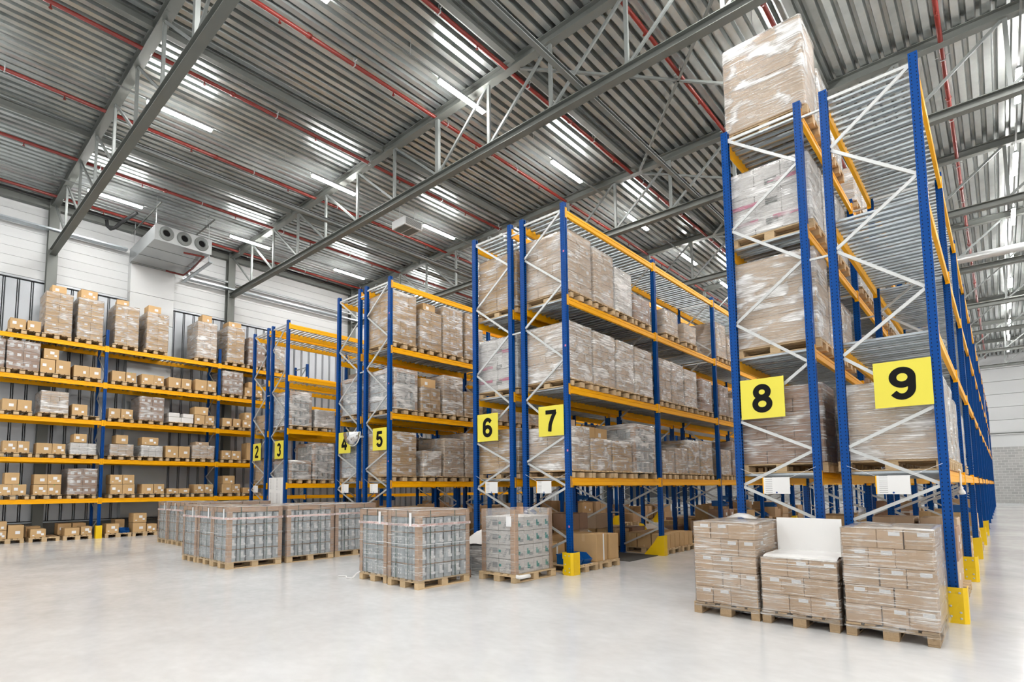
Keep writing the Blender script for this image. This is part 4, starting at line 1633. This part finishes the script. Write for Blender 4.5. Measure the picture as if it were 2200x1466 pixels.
load(5, 1, 10.92, 11.72, 1.1, 'wrap', 4, mat='kraft_wrapped', lab='rows', ny=1)
load(5, 1, 11.8, 12.58, 1.3, 'wrap', 5, mat='kraft_wrapped')
for q in range(4):
    load(5, 1, 13.0 + .94 * q, 13.78 + .94 * q, [.9, 1.2, .7, 1.1][q], nz=4, mat=['kraft', 'kraft_wrapped'][q % 2])
    load(5, 2, 13.0 + .94 * q, 13.78 + .94 * q, [1.1, .8, 1.2, .6][q], nz=4, mat=['kraft_wrapped', 'kraft'][q % 2])
# rack 6
load(6, 3, 9.1, 9.9, 1.22, 'wrap', 5, mat='kraft', film='film')
load(6, 2, 9.1, 9.9, 1.15, 'wrap', 5, mat='carton_white', film='film', extra=pink, lab='none', desc='film-wrapped white carton stack with pink bands')
load(6, 1, 9.1, 9.9, .92, 'wrap', 4, mat='kraft', film='film')
for q, h in enumerate((1.1, 1.2, .9)):
    load(6, 3, 10.05 + .93 * q, 10.85 + .93 * q, h, nz=4)
    load(6, 2, 10.05 + .93 * q, 10.85 + .93 * q, 1.3 - .2 * q, nz=4, mat='kraft_pale')
    load(6, 1, 10.05 + .93 * q, 10.85 + .93 * q, 1.0 + .1 * q, nz=4, mat='kraft_dark')
# rack 7
load(7, 3, 9.07, 9.93, 1.25, 'wrap', 6, nx=3, ny=2, film='film', brick=True)
load(7, 3, 10.04, 10.85, 1.17, 'wrap', 5, brick=True)
load(7, 3, 10.93, 11.68, 1.0, 'wrap', 4, mat='carton_white', film='film_heavy')
load(7, 3, 11.78, 12.58, .6, 'wrap', 3, mat='kraft_dark')
load(7, 3, 13.4, 14.2, .62, 'wrap', 3)
load(7, 3, 14.6, 15.4, .5, 'wrap', 2)
load(7, 2, 9.05, 9.88, 1.14, 'wrap', 6, ny=3, brick=True, film='film_milky')
load(7, 2, 9.96, 10.82, 1.12, 'wrap', 6, ny=3, film='film_milky')
load(7, 2, 10.92, 11.68, 1.11, 'wrap', 6, ny=2, film='film_milky')
load(7, 2, 11.76, 12.6, 1.1, 'wrap', 6, ny=2, film='film_milky')
load(7, 2, 13.03, 13.66, 1.05, 'wrap', 4, mat='kraft_pale', film='film_milky')
load(7, 2, 13.7, 14.42, 1.05, 'wrap', 4, mat='kraft_pale', film='film_milky')
load(7, 2, 14.5, 15.3, 1.0, 'wrap', 4, mat='kraft_wrapped', film='film_milky')
load(7, 2, 15.6, 16.4, .9, 'wrap', 4, mat='kraft_dark')
load(7, 1, 9.05, 9.71, .86, 'wrap', 5, ny=3, mat='kraft_pale', film='film_heavy', topbox=(0, 0, .45, .6, .18))
load(7, 1, 9.77, 10.57, .66, 'wrap', 2, ny=1, nx=1, mat='kraft', film='film_milky', lab='one', topbox=(-.1, .1, .5, .6, .3))
load(7, 1, 10.65, 11.47, .66, 'wrap', 2, ny=1, nx=1, mat='kraft', film='film_milky', lab='one', topbox=(-.15, -.15, .5, .55, .3))
load(7, 1, 11.58, 12.6, 1.1, 'cans')
load(7, 1, 13.03, 13.7, .55, 'wrap', 2, mat='kraft_pale', film='film_heavy')
load(7, 1, 13.78, 14.5, .65, 'wrap', 3, mat='kraft_pale', film='film_heavy')
load(7, 1, 14.62, 15.32, .9, 'wrap', 2, nx=1, ny=1, mat='kraft', film='film_milky', lab='none')
load(7, 1, 15.42, 16.25, .92, 'wrap', 2, nx=1, ny=1, mat='kraft', film='film_milky', lab='none')
for q in range(3):
    for lv in (1, 2, 3):
        load(7, lv, 16.95 + .94 * q, 17.75 + .94 * q, .6 + .15 * ((q * 2 + lv) % 4), nz=3, mat=['kraft_wrapped', 'kraft_pale', 'kraft_dark'][(q + lv) % 3])
# rack 8
load(8, 4, 9.1, 9.95, 1.43, 'wrap', 2, nx=1, ny=1, mat='kraft_wrapped', film='film_glare', lab='none', full=True, desc='tall glossy film-wrapped carton')
load(8, 4, 10.05, 10.85, 1.1, 'wrap', 2, nx=1, ny=1, mat='kraft_wrapped', film='film_glare', lab='none', full=True)
load(8, 4, 11.0, 11.8, .85, 'wrap', 2, nx=1, ny=1, mat='kraft_wrapped', film='film_glare', lab='none', full=True)
load(8, 3, 9.1, 9.92, 1.05, 'wrap', 5, nx=3, mat='carton_white', film='film_glare', lab='none', extra=pink, full=True, desc='film-wrapped white carton stack with pink bands')
load(8, 3, 10.02, 10.82, 1.05, 'wrap', 5, mat='carton_white', film='film_glare', lab='none', full=True)
load(8, 3, 10.95, 11.75, 1.1, 'wrap', 4, mat='carton_white', film='film_glare', lab='none', full=True)
load(8, 2, 9.1, 9.92, 1.36, 'wrap', 3, nx=1, ny=1, mat='kraft_wrapped', film='film_glare', lab='none', full=True)
load(8, 2, 10.02, 10.85, 1.0, 'wrap', 3, nx=1, ny=1, mat='kraft_wrapped', film='film_glare', lab='none', full=True)
load(8, 2, 10.95, 11.75, .95, 'wrap', 2, nx=1, mat='kraft_wrapped', film='film_glare', lab='none', full=True)
load(8, 1, 9.1, 9.92, 1.14, 'wrap', 6, nx=3, ny=2, mat='kraft_dark', film='film', lab='none', full=True, brick=True, desc='film-wrapped dark brown slim carton stack')
load(8, 1, 10.05, 10.85, .45, 'wrap', 2, mat='kraft_wrapped', film='film_milky', full=True)
load(8, 1, 11.0, 11.8, 1.0, 'wrap', 4, mat='crate_green', film='film_milky', lab='none', full=True)
for q, yq in enumerate((13.0, 13.93, 14.86, 15.8, 16.95, 17.88)):
    load(8, 3, yq, yq + .8, .9 + .1 * (q % 3), nz=3, mat=['carton_white', 'kraft_wrapped'][q % 2], film='film_heavy', lab='none')
    load(8, 2, yq, yq + .8, .8 + .15 * (q % 3), nz=3, mat=['kraft_wrapped', 'kraft_pale'][q % 2], film='film_milky', lab='none')
    load(8, 4, yq, yq + .8, .7 + .15 * (q % 2), nz=3, mat='kraft_wrapped', film='film_heavy', lab='none')
# rack 9
load(9, 1, 9.12, 9.95, 1.05, 'wrap', 3, nx=1, ny=1, mat='kraft_wrapped', film='film_milky', lab='none', full=True)
load(9, 1, 10.08, 10.9, 1.05, 'wrap', 3, nx=1, mat='kraft_pale', film='film_milky', lab='none', full=True)
load(9, 1, 11.05, 11.85, .95, 'wrap', 3, mat='kraft_pale', film='film_heavy', lab='none', full=True)
load(9, 1, 13.1, 13.9, .9, 'wrap', 3, mat='kraft_wrapped', film='film_milky', lab='none')
for ya in (40.6, 42.2, 44.6):
    load(9, 3, ya, ya + .8, 1.2, nz=3, mat='kraft_dark', lab='none')
for ya in (45.0, 46.4, 48.4):
    load(9, 2, ya, ya + .8, 1.1, nz=3, mat='kraft_pale', lab='none')

# ------------------------------------------------------------------ goods on the floor under the racks
# rack 7 near bay
x0, x1 = rx(7)
pallet('wooden pallet with blue bins beside the foot of rack seven', x1 - .6, 9.47, 0, 0, .8, 'wood', 'pallets under the racks')
pallet('wooden pallet with two tall cartons under rack seven', x1 - .6, 10.34, 0, 0, .8, 'wood', 'pallets under the racks')
for q in range(2):
    o = link('storage_bin', bin_mesh(.42, .3, .19), None, (x1 - .28, 9.3 + .33 * q, PB))
    tag(o, 'blue plastic bin on the pallet at rack seven, %s of the two' % ('nearer' if q == 0 else 'farther'), 'bin', 'blue bins')
box('tall tan carton with a paper strip, nearer of two under rack seven', x1 - .35, 10.1, PB, .6, .5, .55, 'kraft', (('x', .12, .5, .06, .54, 'paper'),), .1, 'cartons under the racks')
box('tall tan carton, farther of two under rack seven', x1 - .32, 10.6, PB, .55, .36, .52, 'kraft', (), 0, 'cartons under the racks')
box('tan carton with paper strip behind the blue bins under rack seven', x1 - .95, 9.5, PB, .45, .55, .36, 'kraft', (('x', 0, .5, .05, .35, 'paper'),), 0, 'cartons under the racks')
for q in range(2):
    pallet('wooden pallet under the row of small cartons, rack seven, %s' % ('nearer' if q == 0 else 'farther'), x1 - .6, 13.42 + .9 * q, 0, 0, .8, 'wood', 'pallets under the racks')
for q in range(6):
    for r in range(3):
        yq = 13.13 + .27 * q
        box('small tan carton under rack seven, %s along the row, %s from the aisle' % (ORD[q], ORD[r]), x1 - .2 - .38 * r, yq, PB, .36, .25, .34, 'kraft', (), 0, 'small carton row under rack seven')
# a dark floor plate
m_ = MB()
m_.box(-.55, .55, -.7, .7, 0, .012)
o = link('floor_mat', m_.mesh('floor_mat', 'floor_rubber'), None, (x1 - .65, 12.05, 0))
tag(o, 'dark rubber mat on the floor under rack seven', 'mat')
FL = {7: range(16, 26), 8: range(9, 30), 6: range(9, 28), 5: range(9, 26), 4: range(9, 24), 3: range(9, 20), 2: range(9, 18), 9: range(10, 26)}
FLOORBOX = []
for num, yr in FL.items():
    x0, x1 = rx(num)
    r2 = random.Random(num * 17)
    s = 1 if num % 2 else -1
    xf = x1 if s > 0 else x0
    pn = 0
    for yy in yr:
        fr = ((yy + .4 - Y0) / BAY) % 1
        if fr < .13 or fr > .87 or r2.random() < .12:
            continue
        if num == 8 and yy < 10:
            pass
        pallet('wooden pallet on the floor under rack %s, %s from the near end' % (NUM[num], ORD[pn]), xf - s * .6, yy + .45, 0, 0, .8, 'wood_old' if r2.random() < .3 else 'wood', 'pallets under the racks', full=False)
        ncol = r2.choice((1, 1, 2))
        ht = r2.uniform(.3, .52)
        nrow = r2.choice((1, 2, 2))
        for c in range(ncol):
            for rw in range(nrow):
                for dp in range(2):
                    if r2.random() < .12:
                        continue
                    wd = .76 / ncol
                    bx = xf - s * (.3 + dp * .56)
                    by = yy + .07 + wd * (c + .5)
                    bd, bh = r2.uniform(.42, .54), (ht * r2.choice((1, .8, 1)) if rw == nrow - 1 else ht)
                    bm_ = r2.choice(('kraft', 'kraft', 'kraft_pale', 'kraft_dark'))
                    bl = labset(r2.randrange(3), r2.choice(('one', 'none', 'pairs')), ht) if s > 0 else ()
                    lbl_ = 'tan carton under rack %s, %s floor pallet, %s %s %s' % (NUM[num], ORD[pn], ('aisle side' if dp == 0 else 'rear side'), ('near' if c == 0 else 'far'), ('lower' if rw == 0 else 'upper'))
                    FLOORBOX.append((math.hypot(bx, by) + (2 if dp else 0), lbl_, bx, by, PB + rw * (ht + .003), bd, wd - .02, bh, bm_, bl))
        if r2.random() < .15:
            o = link('storage_bin', bin_mesh(.4, .3, .16), None, (xf - s * .3, yy + .45, PB + nrow * (ht + .003) + .002))
            tag(o, 'blue plastic bin on cartons under rack %s, %s floor pallet' % (NUM[num], ORD[pn]), 'bin', 'blue bins')
        pn += 1

FLOORBOX.sort(key=lambda q: q[0])
for q in FLOORBOX[:150]:
    box(q[1], q[2], q[3], q[4], q[5], q[6], q[7], q[8], q[9], 0, 'cartons under the racks')
m_ = MB()
for q in FLOORBOX[150:]:
    m_.cbox(q[2] - q[5] / 2, q[2] + q[5] / 2, q[3] - q[6] / 2, q[3] + q[6] / 2, q[4], q[4] + q[7], .006)
tag(link('carton_stock', m_.mesh('carton_stock', 'kraft_plain')), 'distant tan cartons stored on the floor under the far racks', 'cartons', None, 'stuff')

# ------------------------------------------------------------------ rack signs and notices
SX = {9: -.86, 8: -2.53, 7: -6.375, 6: -8.055, 5: -11.915, 4: -13.56, 3: -17.42, 2: -19.04}


def arc(cx, cz, rx_, rz_, a0, a1, n_=18):
    return [(cx + rx_ * math.cos(math.radians(a0 + (a1 - a0) * i / n_)), cz + rz_ * math.sin(math.radians(a0 + (a1 - a0) * i / n_))) for i in range(n_ + 1)]


DIGITS = {
    2: [arc(0, .095, .092, .088, 170, -35, 16) + [(-.085, -.13), (-.1, -.163)], [(-.125, -.163), (.125, -.163)]],
    3: [arc(-.005, .092, .088, .082, 160, -82, 16), arc(-.005, -.085, .098, .092, 82, -160, 16)],
    4: [[(.052, -.2), (.052, .2)], [(.06, .185), (-.115, -.085)], [(-.145, -.09), (.13, -.09)]],
    5: [[(.11, .165), (-.075, .165)], [(-.07, .195), (-.1, -.01)], [(-.1, .005)] + arc(-.005, -.065, .1, .1, 125, -160, 18)],
    6: [arc(0, -.075, .098, .09, 0, 360, 28), [(.095, .11)] + arc(.005, .055, .1, .108, 50, 180, 12) + [(-.098, -.075)]],
    7: [[(-.125, .165), (.125, .165)], [(.105, .165), (.035, .05), (-.015, -.07), (-.03, -.2)]],
    8: [arc(0, .09, .083, .076, 0, 360, 24), arc(0, -.08, .098, .086, 0, 360, 28)],
}


def digit_mesh(n_):
    m_ = MB()
    hw = .041
    for pi2, path in enumerate(DIGITS[n_]):
        closed = math.hypot(path[0][0] - path[-1][0], path[0][1] - path[-1][1]) < 1e-6
        P = path[:-1] if closed else path
        L = len(P)
        o = len(m_.v)
        for i in range(L):
            a_ = P[(i - 1) % L] if (closed or i > 0) else P[i]
            b2 = P[(i + 1) % L] if (closed or i < L - 1) else P[i]
            dx, dz = b2[0] - a_[0], b2[1] - a_[1]
            l_ = math.hypot(dx, dz)
            nx_, nz_ = -dz / l_ * hw, dx / l_ * hw
            for sgn in (-1, 1):
                for yy in (0, -.002 - .0008 * pi2):
                    m_.v.append((P[i][0] + sgn * nx_, yy, P[i][1] * 1.05 + sgn * nz_))
        for i in range(L if closed else L - 1):
            p, q = o + 4 * i, o + 4 * ((i + 1) % L)
            for c_, d_ in ((0, 1), (1, 3), (3, 2), (2, 0)):
                m_.f.append((p + c_, p + d_, q + d_, q + c_))
                m_.m.append(0)
        if not closed:
            for p in (o, o + 4 * (L - 1)):
                m_.f.append((p, p + 1, p + 3, p + 2))
                m_.m.append(0)
    return m_.mesh('digit', 'black')


bm = MB()
bm.cbox(-.3, .3, -.004, .004, -.3, .3, .002)
bm = bm.mesh('sign_plate', 'sign_yellow')
for num, x in SX.items():
    t = thing('rack_sign', 'yellow square sign with the black number ' + NUM[num], 'sign', (x, Y0 - .07, 2.95), 0, 'rack number signs')
    link('sign_plate', bm, t)
    o = link('digit', digit_mesh(6 if num == 9 else num), t, (0, -.0042, 0))
    if num == 9:
        o.rotation_euler = (0, math.pi, 0)
NX_ = {9: (-1.2, -.85), 8: (-2.56, -2.22), 7: (-6.73, -6.38), 6: (-8.12, -7.76), 5: (-12.31, -11.94), 4: (-13.66, -13.3), 2: (-19.2, -18.84)}
nb = MB()
nb.cbox(-.175, .175, -.003, .003, -.12, .12, .001)
nb = nb.mesh('notice_sheet', 'notice_paper')
ed = MB()
ed.box(-.185, -.172, -.005, .004, -.12, .12)
ed = ed.mesh('edge_strip', 'beam_yellow')
dt = MB()
dt.lathe([(0, .001), (0, .012), (-.003, .012), (-.003, .001)], 'y', (0, -.003, -.1), 10)
dt = dt.mesh('round_mark', 'blue_plain')
cd = MB()
cd.bar((-.17, 0, .11), (-.5, .047, .26), .004)
cd.bar((.17, 0, .11), (.5, .047, .26), .004)
cd = cd.mesh('cord', 'paper')
for num, (a, b_) in NX_.items():
    t = thing('notice_board', 'small white notice hanging under the number %s sign' % NUM[num], 'notice', ((a + b_) / 2, Y0 - .09, 1.65), 0, 'white notices on the rack ends')
    link('notice_sheet', nb, t)
    link('edge_strip', ed, t)
    link('round_mark', dt, t)
    link('cord', cd, t)
t = thing('notice_board', 'large white pinboard with pinned sheets under sign three', 'notice', (-17.62, Y0 - .0535, 1.45), 0, 'white notices on the rack ends')
m_ = MB()
m_.cbox(-.48, .48, -.008, .008, -.62, .58, .003)
link('board', m_.mesh('board', 'white_board'), t)
for q, (u, v, a, b_) in enumerate(((-.26, .36, .3, .36), (.2, .36, .34, .42), (-.26, -.1, .3, .36), (.2, -.12, .3, .36), (.25, -.42, .3, .14), (-.2, -.42, .3, .16))):
    m_ = MB()
    m_.box(u - a / 2, u + a / 2, -.012, -.008, v - b_ / 2, v + b_ / 2)
    link('pinned_sheet', m_.mesh('pinned_sheet', 'notice_paper'), t)

# safety mirror before sign four
t = thing('safety_mirror', 'half-dome convex safety mirror hanging before sign four', 'mirror', (-13.08, Y0 - .1, 2.84), 0)
m_ = MB()
nr, na = 8, 16
for i in range(nr + 1):
    th = math.pi / 2 * i / nr
    for k in range(na + 1):
        a = math.pi + math.pi * k / na
        m_.v.append((.34 * math.sin(th) * math.cos(a), -.02 - .22 * math.cos(th), .36 + .36 * math.sin(th) * math.sin(a)))
for i in range(nr):
    for k in range(na):
        a = i * (na + 1) + k
        m_.f.append((a, a + 1, a + na + 2, a + na + 1))
        m_.m.append(0)
link('dome', m_.mesh('dome', 'chrome', True), t)
m_ = MB()
m_.tube([(.35 * math.cos(math.pi + math.pi * k / 20), -.015, .36 + .37 * math.sin(math.pi + math.pi * k / 20)) for k in range(21)], .013, 6)
m_.bar((-.35, -.015, .36), (.35, -.015, .36), .02)
link('rim', m_.mesh('rim', 'white_board', True), t)
m_ = MB()
m_.box(.3, .42, -.02, .05, .2, .25)
link('bracket', m_.mesh('bracket', 'brace_steel'), t)

# ------------------------------------------------------------------ air unit on the wall
t = thing('air_unit', 'grey metal air heater unit with three round nozzles on the wall', 'air unit', (-22.55, 6.93, 10.44), 0)
m_ = MB()
m_.cbox(-1.5, 1.5, -.95, .95, 0, .54, .01)
link('casing', m_.mesh('casing', 'unit_metal'), t)
m_ = MB()
m_.box(1.502, 1.52, -.97, .97, -.02, .56)
link('front_plate', m_.mesh('front_plate', 'duct_metal'), t)
for q in range(3):
    yy = -.6 + .6 * q
    m_ = MB()
    m_.lathe([(1.51, .25), (1.56, .25), (1.57, .22), (1.55, .2), (1.6, .17), (1.6, .125), (1.52, .12)], 'x', (0, yy, .28), 24)
    nz_ = link('nozzle', m_.mesh('nozzle', 'web_grey', True), t)
    m_ = MB()
    m_.lathe([(1.525, .125), (1.53, .001)], 'x', (0, yy, .28), 20)
    link('nozzle_opening', m_.mesh('nozzle_opening', 'black'), nz_)
for q in range(3):
    m_ = MB()
    m_.box(-1.3 + .95 * q, -1.28 + .95 * q, -.95, .95, -.006, 0)
    link('seam', m_.mesh('seam', 'steel_grey'), t)
for xx in (-1.1, 1.4):
    for yy in (-.9, .9):
        m_ = MB()
        m_.tube([(xx, yy, .5), (xx, yy, 1.6)], .012, 6)
        link('hanging_rod', m_.mesh('hanging_rod', 'rod'), t)
for yy in (-.9, .9):
    m_ = MB()
    m_.bar((-1.6, yy, 1.2), (1.9, yy, 1.2), .04)
    link('carrier_rail', m_.mesh('carrier_rail', 'steel_grey'), t)
m_ = MB()
m_.tube([(1.2, .1, -.1), (1.35, .75, -.1), (.0, .85, -.14), (-1.0, .85, -.14), (-1.0, .2, -.14)], .035, 8)
link('red_feed_pipe', m_.mesh('red_feed_pipe', 'pipe_red', True), t)
m_ = MB()
m_.bar((1.4, 1.0, -.25), (-1.5, 1.0, -.25), .12, .04)
m_.bar((1.2, 1.0, -.25), (1.2, 1.0, .1), .03)
m_.bar((-.8, 1.0, -.25), (-.8, 1.0, .1), .03)
link('pipe_tray', m_.mesh('pipe_tray', 'galvanised'), t)
# wall duct below it
t = thing('wall_duct', 'pale flat duct descending the wall below the air heater', 'duct', (-24.2, 6.82, 0), 0)
for (za, zb) in ((8.2, 9.3), (9.3, 10.44), (6.0, 8.2), (3.0, 6.0), (.6, 3.0)):
    m_ = MB()
    m_.cbox(-.17, .2, -.78, .78, za + .006, zb - .006, .006)
    link('duct_section', m_.mesh('duct_section', 'panel_white' if za > 8 else 'unit_metal'), t)
# second small unit
t = thing('fan_heater', 'small white fan heater hanging from the roof above rack four', 'heater', (-15.1, 12.45, 10.95), 0)
m_ = MB()
m_.cbox(-.36, .36, -.42, .42, 0, .3, .015)
link('casing', m_.mesh('casing', 'panel_white'), t)
for q in range(7):
    m_ = MB()
    m_.box(.36, .375, -.36, .36, .04 + .035 * q, .055 + .035 * q)
    link('louvre', m_.mesh('louvre', 'web_grey'), t)
for q in range(2):
    m_ = MB()
    m_.box(-.3 + .0, .3, -.36 + .36 * q, -.06 + .36 * q, -.012, 0)
    link('grille', m_.mesh('grille', 'steel_grey'), t)
for yy in (-.35, .35):
    m_ = MB()
    m_.tube([(0, yy, .3), (0, yy, 1.14)], .01, 6)
    link('hanging_rod', m_.mesh('hanging_rod', 'rod'), t)
# cable trays along the wall
for zz, nm in ((10.9, 'upper'), (10.36, 'lower')):
    t = thing('cable_tray', '%s galvanised cable tray running along the white wall' % nm, 'cable tray', (WALLX + .3, 0, zz), 0, 'cable trays')
    m_ = MB()
    ya, yb = (-10, 5.9) if nm == 'upper' else (8.0, 60)
    m_.box(-.13, .13, ya, yb, 0, .006)
    m_.box(-.13, -.125, ya, yb, 0, .07)
    m_.box(.125, .13, ya, yb, 0, .07)
    link('channel', m_.mesh('channel', 'galvanised'), t)
t = thing('conduit', 'bright metal conduit pipe along the white wall', 'conduit', (WALLX + .25, 0, 10.72), 0)
m_ = MB()
m_.tube([(0, 8.2, 0), (0, 60, 0)], .045, 8)
link('pipe', m_.mesh('pipe', 'rod', True), t)
# black downpipe bend near the eaves
t = thing('downpipe', 'short black bent drain pipe below the eaves', 'pipe', (-22.9, 5.3, 11.2), 0)
m_ = MB()
m_.tube([(-.35, -.3, .32), (-.33, -.28, .1), (-.22, -.2, -.03), (-.05, -.08, .02), (.15, .06, .2), (1.0, .3, .34)], .06, 8)
link('pipe', m_.mesh('pipe', 'rubber', True), t)
# insulated duct across the right aisle
t = thing('silver_duct', 'silver insulated pipe crossing the roof above the right aisle', 'duct', (0, 28.4, 10.4), 0)
m_ = MB()
m_.tube([(-3, 0, 0), (2.4, 0, 0), (3.4, .5, .05), (3.6, 4, .05)], .16, 12)
link('pipe', m_.mesh('pipe', 'duct_metal', True), t)

# knotted white cloth on rack 9 beam
t = thing('knotted_cloth', 'knotted white cloth hanging from the first beam of rack nine', 'cloth', (XP['9B'] + .058, 10.7, 1.8), 0)
m_ = MB()
m_.tube([(0, -.1, .06), (.012, -.02, .05), (.015, .02, -.02), (.012, .015, -.1), (.012, .01, -.19)], .014, 7)
link('strand', m_.mesh('strand', 'cloth_white', True), t)
m_ = MB()
m_.lathe([(-.17, .012), (-.2, .03), (-.215, .022), (-.25, .045), (-.29, .05), (-.3, .02), (-.3, .001)], 'z', (.012, .01, 0), 7)
link('knot', m_.mesh('knot', 'cloth_white', True), t)
print('objects', len(bpy.data.objects))
